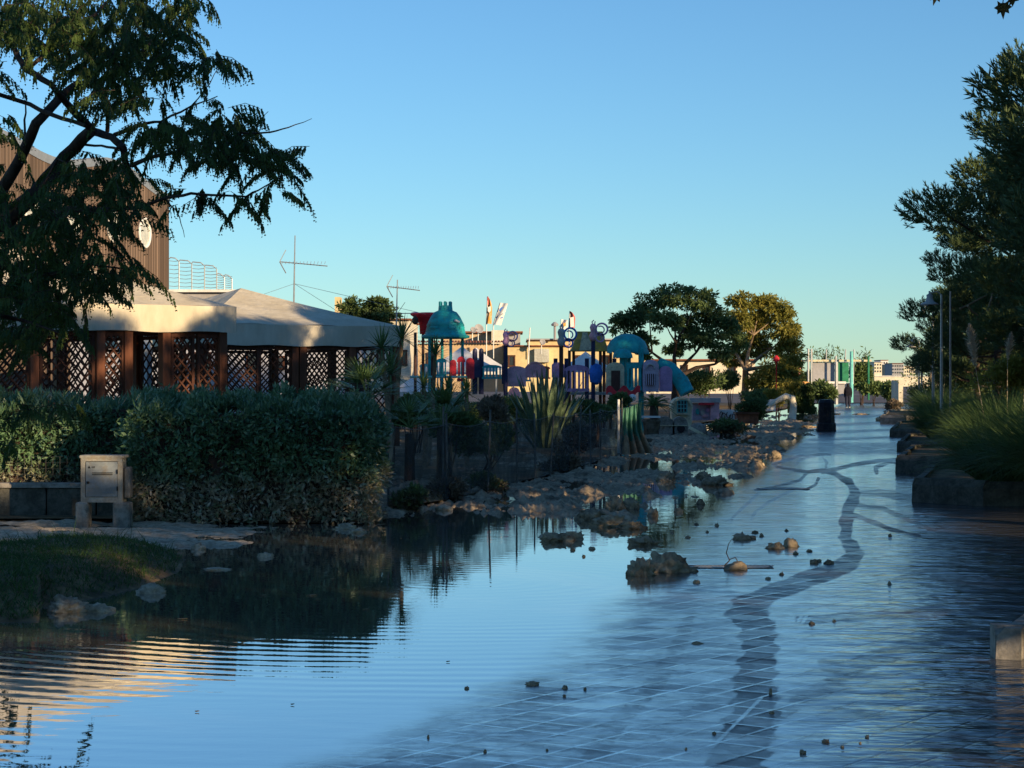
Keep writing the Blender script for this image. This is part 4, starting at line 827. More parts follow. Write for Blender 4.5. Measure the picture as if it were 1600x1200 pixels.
# ---------------------------------------------------------------- buildings behind the playground
def bx2(m, pa, pb, ya, yb_, Y, dep): a, b_ = P(pa, ya, Y), P(pb, yb_, Y); m.box(((a.x+b_.x)/2, Y+dep/2, (a.z+b_.z)/2), (b_.x-a.x, dep, a.z-b_.z)); return m
def eaves(t, pa, pb, y, Y, n):
    a, b_ = P(pa, y, Y), P(pb, y, Y); tm = MB(); w_ = (b_.x-a.x)/n; ri = w_*.44
    vs = []; fs = []
    for q in range(7): an_ = math.pi*q/6; vs += [(-ri*math.cos(an_), -.25, ri*math.sin(an_)), (-ri*math.cos(an_), .35, ri*math.sin(an_)+.12)]
    for q in range(6): fs.append((2*q, 2*q+1, 2*q+3, 2*q+2))
    tm.add(vs, fs); me = tm.mesh('roof_tile', TERRA)
    for k in range(n): o = bpy.data.objects.new('roof_tile', me); COL.objects.link(o); o.parent = t; o.matrix_parent_inverse = Matrix.Translation(-Vector(t.location)); o.location = (a.x+w_*(k+.5), Y, a.z)
def win(t, pa, pb, ya, yb_, Y, fm=LATT, gm=GLASS):
    a, b_ = P(pa, ya, Y), P(pb, yb_, Y); f = MB(); c = ((a.x+b_.x)/2, Y, (a.z+b_.z)/2); W_, H_ = b_.x-a.x, a.z-b_.z
    f.box((c[0], Y, a.z), (W_+.1, .14, .08)); f.box((c[0], Y, b_.z), (W_+.1, .14, .08)); f.box((a.x, Y, c[2]), (.08, .13, H_-.08)); f.box((b_.x, Y, c[2]), (.08, .13, H_-.08)); fo = f.build('window', fm, t)
    g_ = MB(); g_.box((c[0], Y+.02, c[2]), (W_-.08, .06, H_-.08)); g_.build('pane', gm, fo)
t = thing('ochre_house', P(700, 600, 112), 'sunlit tan house with a tiled eave behind the teal dome', 'building')
bx2(MB(), 600, 786, 537, 612, 112, 9).build('wall', TANW, t); bx2(MB(), 690, 783, 520, 537, 116, 7).build('upper_wall', TANW, t)
bx2(MB(), 768, 787, 516, 600, 113.5, 6).build('chimney_wall', CREAMW, t)
w = MB(); bx2(w, 686, 790, 517.5, 520, 115.7, 7.5); w.build('cornice', TERRA, t); eaves(t, 625, 786, 537, 111.9, 36)
for pa, pb in ((640, 650), (668, 676), (745, 752)): win(t, pa, pb, 552, 572, 111.97)
t = thing('shade_grey_side', P(800, 540, 114.5), 'tan house side wall with its shade painted grey and an overhanging slab right of the purple butterfly', 'building')
bx2(MB(), 788, 813, 520, 610, 116, 4).build('wall', GREYW, t); bx2(MB(), 765, 817, 517.5, 519.5, 115.3, 5.5).build('roof', TERRA, t)  # grey colour stands for the shade on the house's side wall
t = thing('yellow_house', P(870, 600, 110), 'bright yellow sunlit house behind the pink panels', 'building')
bx2(MB(), 787, 1010, 541, 612, 110, 10).build('wall', OCHRE, t); bx2(MB(), 825, 960, 531, 541, 111.5, 7).build('upper_wall', OCHRE, t)
bx2(MB(), 823, 962, 529, 531, 111.2, 7.6).build('roof', GREYW, t); bx2(MB(), 785, 1012, 539.3, 541, 109.8, 10.4).build('roof', TERRA, t)
bx2(MB(), 835, 858, 545, 566, 109.7, .4).build('shutter_box', PALEG, t); win(t, 900, 912, 556, 574, 109.97); win(t, 940, 952, 556, 574, 109.97); win(t, 795, 804, 556, 572, 109.97)
w = MB(); a = P(867, 531, 111); w.tube([a, a+Vector((0, 0, .75))], .07, 8); w.lathe((a.x, a.y, a.z+.75), [(.18, 0), (.2, .1), (.05, .22)], 10); w.build('chimney_pipe', GREYW, t)
t = thing('cream_wing', P(1080, 600, 140), 'pale cream house glimpsed between the crown and the ground of the large spreading tree', 'building')
bx2(MB(), 1010, 1180, 563, 615, 140, 8).build('wall', CREAMW, t); bx2(MB(), 1005, 1185, 561, 563, 139.6, 9).build('roof', TERRA, t)
for pa in (1030, 1065, 1100, 1140): win(t, pa, pa+9, 571, 586, 139.97)
def dish(px, py, Y, r, label):
    c = P(px, py, Y); t = thing('satellite_dish', c-Vector((0, 0, .6)), label, 'satellite dish'); w = MB(); w.lathe((0, 0, 0), [(.02, .0), (r*.5, .03), (r*.85, .1), (r, .16), (r*.97, .17), (r*.8, .12), (r*.4, .05), (.01, .03)], 16)
    M = Matrix.Rotation(R(68), 3, 'X') @ Matrix.Identity(3); w.v = [tuple(c+Matrix.Rotation(R(25), 3, 'Z') @ M @ Vector(p_)) for p_ in w.v]; w.build('reflector', GREYW, t, True)
    w = MB(); w.tube([c+Vector((0, .1, -.6)), c+Vector((0, .1, 0))], .03, 5); w.tube([c, c+Vector((-.1, -.35, .05))], .015, 4); w.build('mount', METAL, t)
dish(747, 515, 112, .27, 'larger satellite dish on the tan house roof left of the flags'); dish(738, 517, 113, .18, 'smaller satellite dish just left of the larger one'); dish(846, 536, 109, .17, 'satellite dish on the yellow house wall')
# low house whose corner shows above the right gazebo, and one right of it
t = thing('white_cottage', P(560, 600, 92), 'low cream house whose corner peeps over the right gazebo roof', 'building')
bx2(MB(), 440, 640, 500, 612, 92, 8).build('wall', CREAMW, t); bx2(MB(), 523, 531, 464, 500, 92.5, 1.2).build('chimney', OCHRE, t); bx2(MB(), 436, 642, 497.5, 500, 91.8, 8.6).build('roof', TERRA, t)
for pa in (590, 612, 628): win(t, pa, pa+7, 548, 570, 91.97)
# white canopy tents
def tent(px, py, Y, w_, label):
    c = P(px, 598, Y); zt = P(px, py, Y).z; t = thing('party_tent', (c.x, Y, 0), label, 'tent'); h = w_/2; m = MB(); zE = zt-w_*.30
    for a in range(4):
        A = Vector((h*(1 if a in (0, 3) else -1), h*(1 if a in (0, 1) else -1), 0)); B_ = Vector((h*(1 if a in (3, 2) else -1), h*(1 if a in (0, 3) else -1), 0)); vs = []; fs = []
        for i in range(7):
            e = A.lerp(B_, i/6)
            for j in range(7): q = j/6; vs.append((c.x+e.x*(1-q), Y+e.y*(1-q), zE+(zt-zE)*(q**1.35)))
        for i in range(6):
            for j in range(6): k = i*7+j; fs.append((k, k+1, k+8, k+7))
        m.add(vs, fs)
    m.build('canopy', WPAINT, t, True)
    m = MB(); m.box((c.x, Y-h, zE-.1), (w_, .02, .2)); m.box((c.x+h, Y, zE-.1), (.02, w_-.02, .2)); m.build('valance', WPAINT, t)
    for sx in (-1, 1):
        for sy in (-1, 1): m = MB(); m.tube([(c.x+sx*h*.98, Y+sy*h*.98, 0), (c.x+sx*h*.98, Y+sy*h*.98, zE)], .03, 6); m.build('leg', METAL, t)
tent(722, 541, 88, 3.0, 'white tent with the left of two peaks behind the red panels'); tent(744, 543, 92, 3.4, 'white tent with the right of two peaks behind the red panels'); tent(915, 549, 95, 2.6, 'white tent seen under the ochre playground roof'); tent(650, 585, 84, 2.6, 'low white tent behind the cordyline at left')
# flags
FLW = solid('white_flag_cloth', (.8, .78, .74), .8, .06, 3); FLO = solid('orange_flag_cloth', (.75, .36, .08), .8, .2, 2, dirt=(.8, .6, .45)); FLR = solid('red_flag_cloth', (.65, .15, .12), .8, .15, 2)
def flag(px, y0, y1, w_, ybase, Y, mat, label, lean=0.0, feather=False, marks=None, arc=False):
    a, b_ = P(px, y0, Y), P(px, ybase, Y); t = thing('flag', b_, label, 'flag'); h = (y1-y0)*Y/F_PX; W_ = w_*Y/F_PX
    m = MB(); m.tube([b_, (a.x, Y, a.z-h), (a.x+lean, Y, a.z)], .03, 5); m.build('pole', METAL, t)
    vs = []; fs = []; n = 10
    for i in range(n+1):
        s = i/n; ww = W_*(min(1, s*2.6)**.6 if feather else 1)
        for j in range(6): q = j/5; vs.append((a.x+lean*(1-s)+ww*q, Y+.12*math.sin(q*5+s*3)-.03, a.z-h*s-(0 if feather else .1*q*W_)))
    for i in range(n):
        for j in range(5): k = i*6+j; fs.append((k, k+1, k+7, k+6))
    m = MB(); m.add(vs, fs); cl = m.build('cloth', mat, t, True)
    for mm, poly in marks or []:
        m = MB(); vs = []; 
        m.plate((a.x+lean*.5, Y-.16, a.z), [(x*W_, -z*h) for x, z in poly], .01); m.build('print', mm, cl)
flag(771, 473, 507, 12, 560, 104, FLW, 'white flag with blue strokes right of the orange banner', .35, False, [(BLUE, [(.25, .35), (.55, .22), (.9, .2), (.6, .30), (.45, .42)]), (GREYW, [(.15, .62), (.8, .48), (.85, .52), (.2, .68)]), (BLUE, [(.5, .68), (.8, .66), (.78, .7), (.52, .73)])])
flag(760, 463, 506, 8, 585, 103, FLO, 'orange and white banner flag on a tall pole above the tan house', .06, True, [(FLW, [(.15, .40), (.75, .36), (.8, .52), (.45, .60), (.15, .54)]), (FLR, [(.1, .05), (.3, .0), (.35, .3), (.12, .34)])])
flag(877, 499, 514, 10, 575, 104, FLW, 'small white flag above the blue butterfly', .0, False, [(FLO, [(.3, .4), (.7, .35), (.7, .7), (.35, .75)])])
flag(889, 486, 512, 9, 575, 106, FLR, 'red and white feather flag right of the small white flag', .05, True, [(FLW, [(.1, .4), (.75, .35), (.8, .95), (.15, .98)])])
m = MB(); a, b_ = P(828, 512, 100), P(824, 590, 100); m.tube([b_, a], .03, 5); tag(m.build('flagpole', WPAINT), 'bare thin white pole between the purple and blue butterflies', 'pole')
# ---------------------------------------------------------------- playground
PY_ = 72.0
def tower(pxs, ybot, ytop, mat, name, label, Y=PY_, deck=True, r=.055):
    c = P(sum(pxs)/len(pxs), 598, Y); t = thing(name, (c.x, Y, .05), label, 'play tower')
    for i, px in enumerate(pxs):
        p_ = P(px, ytop, Y); yy = Y+(.55 if i % 2 else -.55); m = MB(); m.tube([(p_.x, yy, 0), (p_.x, yy, p_.z)], r, 8); m.build('post', mat, t)
    if deck: m = MB(); w_ = (max(pxs)-min(pxs))*Y/F_PX; m.box((c.x, Y, 1.32), (w_+.1, 1.3, .1)); m.build('deck', GREYP, t)
    return t
def panel(t, name, pa, pb, ya, yb_, Y, mat, bars=0, arch=False, th=.07, gap=.5):
    a, b_ = P(pa, ya, Y), P(pb, yb_, Y); W_, H_ = b_.x-a.x, a.z-b_.z; cx_, zz = (a.x+b_.x)/2, b_.z; m = MB()
    top = [(W_/2*math.cos(q), H_*.8+H_*.2*math.sin(q)) for q in np.linspace(0, math.pi, 9)] if arch else [(W_/2, H_), (-W_/2, H_)]
    if not bars: m.plate((cx_, Y, zz), [(-W_/2, 0), (W_/2, 0)]+top, th)
    else:
        m.box((cx_, Y, zz+H_*.06), (W_, th, H_*.12)); 
        m.plate((cx_, Y, zz), [(-W_/2, H_*.78), (W_/2, H_*.78)]+top, th)
        for k in range(bars): x = -W_/2+W_*(k+.5)/bars; m.box((cx_+x, Y, zz+H_*.45), (W_/bars*gap, th*.9, H_*.661))
    return m.build(name, mat, t)
t = tower([672, 690, 705, 722], 600, 526, TEAL, 'dome_tower', 'playground tower with a teal castle dome roof')
c = P(696, 528, PY_); zt = c.z; r = .82
m = MB(); m.lathe((c.x, PY_, zt), [(r*.86, -.03), (r+.02, 0), (r+.03, .08), (r-.10, .12), (r-.12, .20), (r-.17, .42), (r-.15, .44), (r-.24, .62), (r-.3, .74), (r-.42, .9), (r-.60, .98), (.05, 1.0)], 24, 0, 1, 1); dm = m.build('dome_roof', TEAL, t, True)
m = MB(); m.lathe((c.x, PY_, zt+.9), [(.26, 0), (.24, .22), (.2, .24), (.02, .22)], 12); 
for k in range(6): a_ = k*math.pi/3+.5; m.box((c.x+.2*math.cos(a_), PY_+.2*math.sin(a_), zt+1.2), (.1, .1, .16), a_, 0, .02)
m.build('battlement', TEAL, dm)
for z_, r_ in ((.25, .17), (.5, .24), (.68, .33)):
    m = MB(); m.lathe((c.x, PY_, zt+z_), [(r-r_+.02, 0), (r-r_+.05, .02), (r-r_+.02, .05)], 24); m.build('dome_rib', TEAL, dm, True)
for a_ in (-2.2, -1.2, -.5): 
    m = MB(); m.box((c.x+(r-.17)*math.cos(a_), PY_+(r-.17)*math.sin(a_), zt+.36), (.12, .3, .10), a_, 0, .03); m.build('dome_window', TEAL, dm)
m = MB(); m.box((c.x+.42, PY_-.52, zt+.58), (.2, .08, .07), .6, .3, .01); m.build('sign_plate', WPAINT, dm)
t = tower([650, 660, 676], 600, 520, BROWNP, 'red_roof_tower', 'playground tower with a curled red pagoda roof left of the teal dome', 74)
c = P(668, 522, 74); m = MB(); vs = []; fs = []; prof = [(.28, 0), (.30, .35), (.42, .55), (.62, .68), (.60, .75), (.38, .72), (.25, .78)]
m.lathe((c.x, 74, c.z), prof, 8, .39, 1.05, 1.05); m.build('pagoda_roof', RED, t, True)
for sx in (-1, 1): m = MB(); m.lathe((c.x+sx*.46, 74, c.z+.66), [(.12, 0), (.17, .05), (.12, .12), (.02, .14)], 10); m.build('curled_corner', PINK, t, True)
m = MB(); m.lathe((P(650, 0, 74).x, 73.4, P(0, 508, 74).z), [(.02, 0), (.1, .05), (.12, .2), (.05, .3), (.01, .34)], 8); m.build('lantern', BROWNP, t)
t = thing('play_fence', P(750, 600, 71), 'row of red and teal playground panels beneath the teal dome', 'play fence')
for pa, pb, ya, yb_, mt, br in ((681, 698, 560, 588, TEAL, 4), (703, 713, 562, 590, RED, 0), (714, 727, 557, 596, RED, 2), (728, 741, 559, 592, RED, 0), (741, 752, 562, 590, NAVY, 0), (753, 784, 570, 592, TEAL, 6), (784, 792, 566, 600, NAVY, 0)): panel(t, 'panel', pa, pb, ya, yb_, 71, mt, br, True)
for px in (742, 752): 
    m = MB(); a = P(px, 546, 71.2); m.tube([(a.x, 71.2, 1.3), (a.x, 71.2, a.z-.1)], .09, 8); m.lathe((a.x, 71.2, a.z-.1), [(.09, 0), (.07, .1), (.02, .14)], 8); m.build('picket', NAVY, t)
for pa, pb, ya, yb_, mt, br in ((655, 672, 568, 592, LTEAL, 3), (812, 830, 575, 596, LTEAL, 4), (842, 860, 572, 592, RED, 2)): panel(t, 'panel', pa, pb, ya, yb_, 76, mt, br, True)
m = MB(); a, b_ = P(640, 589, 70.5), P(730, 589, 70.5); m.tube([a, b_], .04, 6); m.build('rail', LTEAL, t)
def butterfly(px, py, s, mat, wm, postm, label, Y=70.5, wings=(1,), seed=0):
    c = P(px, py, Y); t = thing('butterfly_post', (c.x, Y, .05), label, 'butterfly post'); q = Y/F_PX*s
    m = MB(); m.tube([(c.x, Y+.1, 0), (c.x, Y+.1, c.z-5*q)], .075, 8); m.build('post', postm, t)
    m = MB(); m.lathe((c.x, Y, c.z-14*q), [(.01, 0), (5*q, 3*q), (7*q, 9*q), (4*q, 15*q), (5*q, 19*q), (6*q, 23*q), (4*q, 28*q), (.01, 29*q)], 12); m.build('body', mat, t, True)
    m = MB(); m.tube([(c.x-1*q, Y, c.z+13*q), (c.x-2*q, Y, c.z+18*q), (c.x+1*q, Y, c.z+21*q)], .02, 5); m.tube([(c.x+2*q, Y, c.z+13*q), (c.x+3*q, Y, c.z+19*q)], .02, 5); m.build('feeler', mat, t)
    for sx in wings:
        m = MB(); m.ring((c.x+sx*14*q, Y, c.z+6*q), 11*q, 11*q, 3*q, .07, 20, 0); m.ring((c.x+sx*12*q, Y+.02, c.z+5*q), 7*q, 7*q, 2*q, .07, 16, 0, -1.0, 2.2); wg = m.build('wing', wm, t, True)
        m = MB(); m.ring((c.x+sx*11*q, Y, c.z-8*q), 8*q, 8*q, 2.6*q, .07, 18, 0); m.ring((c.x+sx*10*q, Y+.02, c.z-8*q), 4.5*q, 4.5*q, 1.6*q, .07, 14, 0, -1, 2.2); m.build('wing', wm, t, True)
    return t
butterfly(790, 530, .78, PURP, PURP, NAVY, 'purple plastic butterfly on a dark post, left of the other butterflies')
butterfly(877, 528, 1.0, GREYP, BLUE, BROWNP, 'blue winged plastic butterfly on a brown post')
butterfly(927, 520, .95, PINK, PURP, NAVY, 'pink plastic butterfly on a navy post, tallest of the butterflies')
t = tower([889, 897, 937, 945, 953], 600, 548, BROWNP, 'ochre_roof_tower', 'playground tower with an ochre tent shaped roof and brown posts', 73)
c = P(921, 549, 73); m = MB(); W_, w_, H_ = 31*73/F_PX, 20*73/F_PX, 31*73/F_PX
m.add([(c.x-W_, 72.3, c.z), (c.x+W_, 72.3, c.z), (c.x+W_, 73.7, c.z), (c.x-W_, 73.7, c.z), (c.x-w_, 72.8, c.z+H_), (c.x+w_, 72.8, c.z+H_), (c.x+w_, 73.2, c.z+H_), (c.x-w_, 73.2, c.z+H_), (c.x-W_*.85, 72.45, c.z+H_*.25), (c.x+W_*.85, 72.45, c.z+H_*.25), (c.x+W_*.85, 73.55, c.z+H_*.25), (c.x-W_*.85, 73.55, c.z+H_*.25)],
      [(0, 1, 9, 8), (1, 2, 10, 9), (2, 3, 11, 10), (3, 0, 8, 11), (8, 9, 5, 4), (9, 10, 6, 5), (10, 11, 7, 6), (11, 8, 4, 7), (4, 5, 6, 7), (3, 2, 1, 0)]); rf = m.build('tent_roof', YEL, t)
m = MB(); m.plate((c.x-W_*.55, 72.25, c.z+.02), [(0, 0), (.5, 0), (.28, H_*.9), (.12, H_*.9)], .05); m.build('roof_trim', CREAM, rf)
t = thing('play_panel_row', P(870, 600, 71), 'faded pink and purple playground panels and arches around the agave', 'play fence')
for pa, pb, ya, yb_, mt, br in ((792, 822, 572, 604, PINK, 0), (882, 921, 570, 612, PURP, 6), (862, 882, 566, 590, PURP, 0), (795, 812, 605, 640, PINK, 0)): panel(t, 'panel', pa, pb, ya, yb_, 71.3, mt, br, True)
m = MB(); c = P(836, 590, 71.6); m.plate((c.x, 71.6, c.z-.5), [(.42*math.cos(q), .5+.52*math.sin(q)) for q in np.linspace(0, math.pi, 14)], .3); ar = m.build('arch_panel', PINK, t)
for k in range(3): m = MB(); m.ring((c.x, 71.42, c.z+.02), .44-.12*k, .54-.13*k, .035, .06, 16, 0, 0, math.pi); m.build('arch_rib', PINK, ar)
for px in (885, 917, 960, 868): m = MB(); a = P(px, 560, 71.5); m.tube([(a.x, 71.5, .6), (a.x, 71.5, a.z)], .075, 8); m.build('picket', NAVY, t)
m = MB(); c = P(931, 585, 70.6); m.lathe((c.x, 70.6, c.z-.36), [(.05, 0), (.2, .1), (.24, .4), (.18, .68), (.04, .74)], 12, 0, 1, .5); tag(m.build('blue_seat', BLUE, None, True), 'rounded blue plastic seat shell between the butterflies', 'play seat')
# teal shell umbrellas
def shell(px, py, w_, Y, label, ybase=612):
    c = P(px, py, Y); rr = w_*Y/F_PX/2; t = thing('shell_umbrella', (c.x, Y, .05), label, 'play umbrella'); m = MB(); n = 32; vs = []; fs = []
    for i, (k, z) in enumerate(((1.0, -.30), (.97, -.12), (.85, .06), (.6, .22), (.3, .31), (.02, .34))):
        for j in range(n): a_ = 2*math.pi*j/n; rad = rr*k*(1+.05*abs(math.sin(a_*6))); zz = z*rr*1.4-(.12*rr*abs(math.cos(a_*6)) if i < 1 else 0); vs.append((c.x+rad*math.cos(a_), Y+rad*math.sin(a_), c.z+zz))
    for i in range(5):
        for j in range(n): q = (j+1) % n; fs.append((i*n+j, i*n+q, (i+1)*n+q, (i+1)*n+j))
    m.add(vs, fs); m.build('shell_roof', TEAL, t, True); m = MB(); m.tube([(c.x-.02, Y, 0), (c.x-.02, Y, c.z+.1)], .09, 8); m.build('post', TEAL, t)
shell(980, 536, 62, 70, 'large teal scalloped umbrella roof right of the ochre roof'); shell(973, 552, 30, 69, 'small teal umbrella roof beneath the large teal one'); shell(1003, 548, 22, 71, 'narrow teal umbrella at the right edge of the large teal one')
t = thing('playhouse_wall', P(990, 612, 69), 'row of cream, teal and lavender playhouse fronts with barred openings', 'playhouse')
panel(t, 'door_front', 947, 975, 566, 612, 69, CREAM, 0, True, .3); m = MB(); bx2(m, 955, 969, 579, 612, 68.8, .1); m.build('door_opening', BROWNP, t)
panel(t, 'barred_panel', 978, 1003, 566, 610, 69, TEAL, 4, False, .12, .6); 
f = panel(t, 'tower_front', 1004, 1029, 562, 612, 69, LAV, 0, True, .3); m = MB(); bx2(m, 1009, 1024, 584, 602, 68.8, .1); w_ = m.build('window_opening', BROWNP, f)
for k in range(5): m = MB(); bx2(m, 1009.6+k*3.1, 1011+k*3.1, 584, 602, 68.72, .05); m.build('bar', LAV, w_)
m = MB(); a = P(1016.5, 576, 68.8); m.ring((a.x, 68.8, a.z), .16, .17, .04, .1, 14, 0, 0, math.pi); m.build('arch_window', GREYP, f)
for px in (1001, 984, 1004): m = MB(); a = P(px, 545, 68.9); m.tube([(a.x, 69.2, 1), (a.x, 69.2, a.z)], .06, 8); m.build('post', TEAL, t)
panel(t, 'wavy_panel', 1030, 1050, 572, 612, 69.5, PURP, 0, True, .2)
m = MB(); a = P(1030, 575, 70); m.tube([a+Vector((0, 0, .1)), a+Vector((.35, -.2, -.05)), a+Vector((.7, -.5, -.45)), a+Vector((.9, -.6, -.85))], [.26, .27, .27, .26], 10); m.build('slide_tube', TEAL, t, True)
m = MB(); a, b_ = P(947, 612, 68.3), P(1000, 612, 68.3); n = 24; vs = []
for i in range(n+1): x = a.x+(b_.x-a.x)*i/n; z = a.z+.10*math.sin(i*.62); vs.append((x, z))
m.plate((0, 68.3, 0), [(x, z-.11) for x, z in vs]+[(x, z+.11) for x, z in vs[::-1]], .25); tag(m.build('wave_panel', RED), 'red wave shaped panel above the green netting roll', 'play panel')
t = thing('round_mask', P(988, 618, 68), 'small white round plastic head under the red wave panel', 'play figure'); c = P(988, 618, 68); m = MB(); m.lathe((c.x, 68, c.z-.2), [(.02, 0), (.10, .03), (.13, .13), (.10, .22), (.02, .25)], 12); m.build('head', WPAINT, t, True)
for sx in (-.045, .045): m = MB(); m.lathe((c.x+sx, 67.88, c.z-.09), [(.01, 0), (.02, .02), (.01, .04)], 8); m.build('eye', BROWNP, t)
# small yellow playhouse
Yh = 78; a, b_ = P(1050, 606, Yh), P(1081, 652, Yh); W_, H_ = b_.x-a.x, a.z-b_.z; cx_ = (a.x+b_.x)/2; t = thing('yellow_playhouse', (cx_, Yh, 0), 'small cream playhouse with arched gable and teal window', 'playhouse')
gb = [(W_/2*math.cos(q), H_*.62+H_*.38*math.sin(q)**.8) for q in np.linspace(0, math.pi, 15)]; m = MB(); m.plate((cx_, Yh+.5, 0), [(-W_/2, 0), (W_/2, 0)]+gb, 1.0); m.build('front_wall', CREAM, t)
m = MB(); n = len(gb); vs = []; fs = []
for x, z in gb: vs += [(cx_+x*1.1, Yh-.1, z*1.01+.02), (cx_+x*1.1, Yh+1.1, z*1.01+.02), (cx_+x*.94, Yh-.1, z*.95), (cx_+x*.94, Yh+1.1, z*.95)]
for i in range(n-1): k = i*4; fs += [(k, k+1, k+5, k+4), (k+2, k+6, k+7, k+3), (k, k+4, k+6, k+2), (k+1, k+3, k+7, k+5)]
m.add(vs, fs); m.build('arched_roof', CREAM, t)
wf = MB(); bx2(wf, 1058, 1074, 625, 645, Yh-.06, .08); wo_ = wf.build('window', LTEAL, t); m = MB(); bx2(m, 1059.5, 1072.5, 626.5, 643.5, Yh-.09, .05); m.build('pane', GLASS, wo_)
for k in (1064, 1068.5): m = MB(); bx2(m, k-.5, k+.5, 626.5, 643.5, Yh-.12, .04); m.build('mullion', LTEAL, wo_)
for k in (632, 638): m = MB(); bx2(m, 1059.5, 1072.5, k-.5, k+.5, Yh-.13, .04); m.build('mullion', LTEAL, wo_)
m = MB(); bx2(m, 1056, 1076, 645.5, 648, Yh-.14, .12); m.build('sill', CREAM, wo_)
# lavender wall with painted patches
t = thing('painted_wall', P(1105, 650, 80), 'low lavender and pink wall with a pale cap right of the cream playhouse', 'wall')
bx2(MB(), 1082, 1110, 630, 657, 80, .4).build('wall_panel', LAV, t); bx2(MB(), 1110, 1124, 628, 657, 79.8, .4).build('wall_panel', PINK, t); bx2(MB(), 1078, 1126, 622, 629, 79.7, .7).build('cap', GREYP, t); bx2(MB(), 1092, 1116, 629.3, 633, 79.55, .2).build('awning_strip', RED, t)
for x, y, w_, h_, mt in ((1090, 643, 6, 10, TEAL), (1098, 645, 7, 8, GREYP), (1106, 640, 6, 8, PURP), (1102, 650, 10, 5, PINK)):
    m = MB(); c = P(x, y, 79.9); q = 80/F_PX; m.plate((c.x, 79.95, c.z), [(w_/2*q*math.cos(a_), h_/2*q*math.sin(a_)) for a_ in np.linspace(0, 6.283, 11)[:-1]], .06); m.build('painted_patch', mt, t)
t = thing('patterned_panel', P(1139, 655, 80), 'black and white patterned low panel left of the brown planter box', 'panel')
bx2(MB(), 1123, 1152, 640, 661, 80.5, .15).build('board', WHITEW, t)
for k in range(7): m = MB(); c = P(1127+k*3.8, 650+2*(k % 3)-2, 80.4); m.ring((c.x, 80.42, c.z), .075+.02*(k % 2), .13, .03, .04, 10, 0, k*.7, k*.7+4.4); m.build('scroll_mark', BROWNP, t)
# striped ball, bench-like barrels, pots
def ball(px, py, d_, Y, mat, label):
    c = P(px, py, Y); r_ = d_*Y/F_PX/2; t = thing('concrete_ball', (c.x, Y, 0), label, 'ball'); m = MB(); m.lathe((c.x, Y, c.z-r_), [(r_*math.sin(q), r_-r_*math.cos(q)) for q in np.linspace(.02, math.pi-.02, 13)], 20); m.build('ball_body', mat, t, True)
    m = MB(); m.lathe((c.x, Y, c.z), [(r_*1.01, -.05), (r_*1.03, 0), (r_*1.01, .05)], 20); M = Matrix.Rotation(.5, 3, 'Y'); m.v = [tuple(Vector((c.x, Y, c.z))+M @ (Vector(p_)-Vector((c.x, Y, c.z)))) for p_ in m.v]; m.build('stripe', CREAM, t)
ball(1090, 675, 30, 66, CONC, 'round grey ball with a pale stripe half sunk in the mud')
for px, py, w_, h_, lb in ((1038, 672, 30, 28, 'rounded grey stone seat left of the striped ball'), (1062, 668, 24, 28, 'grey stone seat with a hollow between the rounded seat and the ball')):
    c = P(px, py, 67.5); q = 67.5/F_PX; t = thing('stone_seat', (c.x, 67.5, 0), lb, 'stone seat'); m = MB(); m.plate((c.x, 67.5, .0), [(-w_/2*q, 0), (w_/2*q, 0)]+[(w_/2*q*math.cos(a_), h_*.5*q+h_*.5*q*math.sin(a_)) for a_ in np.linspace(0, math.pi, 11)], .5); m.build('seat_body', CONC, t)
    m = MB(); m.box((c.x, 67.22, h_*.5*q), (w_*q*.9, .04, .03)); m.build('groove_band', CREAM, t)
    if px > 1050: m = MB(); m.plate((c.x+.02, 67.24, .05), [(.13*math.cos(a_), .14+.13*math.sin(a_)) for a_ in np.linspace(0, 6.28, 13)[:-1]], .05); m.build('hollow', GRATE, t)
def pot(px, py, w_, h_, Y, mat, label, cat='planter'):
    c = P(px, py, Y); q = Y/F_PX; t = thing('flower_pot', (c.x, Y, 0), label, cat); m = MB(); r_ = w_*q/2; H_ = h_*q; m.lathe((c.x, Y, max(0, c.z-H_)), [(r_*.7, 0), (r_*.95, H_*.85), (r_*1.05, H_*.86), (r_*1.05, H_), (r_*.9, H_), (r_*.85, H_*.85)], 16); m.build('pot_body', mat, t, True); return t
pot(1018, 655, 30, 24, 66, CONC, 'grey flower pot under the dark cycad, left of the cream playhouse'); 
m = MB(); bx2(m, 1003, 1032, 650, 653, 65.5, .6); tag(m.build('pale_slab', WHITEW), 'pale slab lying on the grey pot under the cycad', 'slab')
t = thing('planter_box', P(1168, 660, 76), 'reddish brown rectangular planter box at the edge of the mud', 'planter'); m = MB(); bx2(m, 1152, 1185, 647, 662, 75.4, .8); m.build('box_body', TERRA, t); m = MB(); bx2(m, 1150, 1187, 644, 647.3, 75.3, 1.0); m.build('rim', WOOD, t)
t = thing('arch_planter', P(1228, 640, 98), 'sunlit cream curved planter arch in front of the hedge cube', 'planter'); a = P(1228, 640, 98)
m = MB(); m.tube([(a.x-.9, 98, .55), (a.x-.4, 98, .85), (a.x, 98, 1.05), (a.x+.3, 98, .95), (a.x+.36, 98, .6), (a.x+.3, 98, .0)], [.1, .12, .16, .18, .17, .19], 10); m.build('arch_body', CREAMW, t, True); m = MB(); bx2(m, 1196, 1212, 624, 642, 98, .5); m.build('side_slab', WHITEW, t)
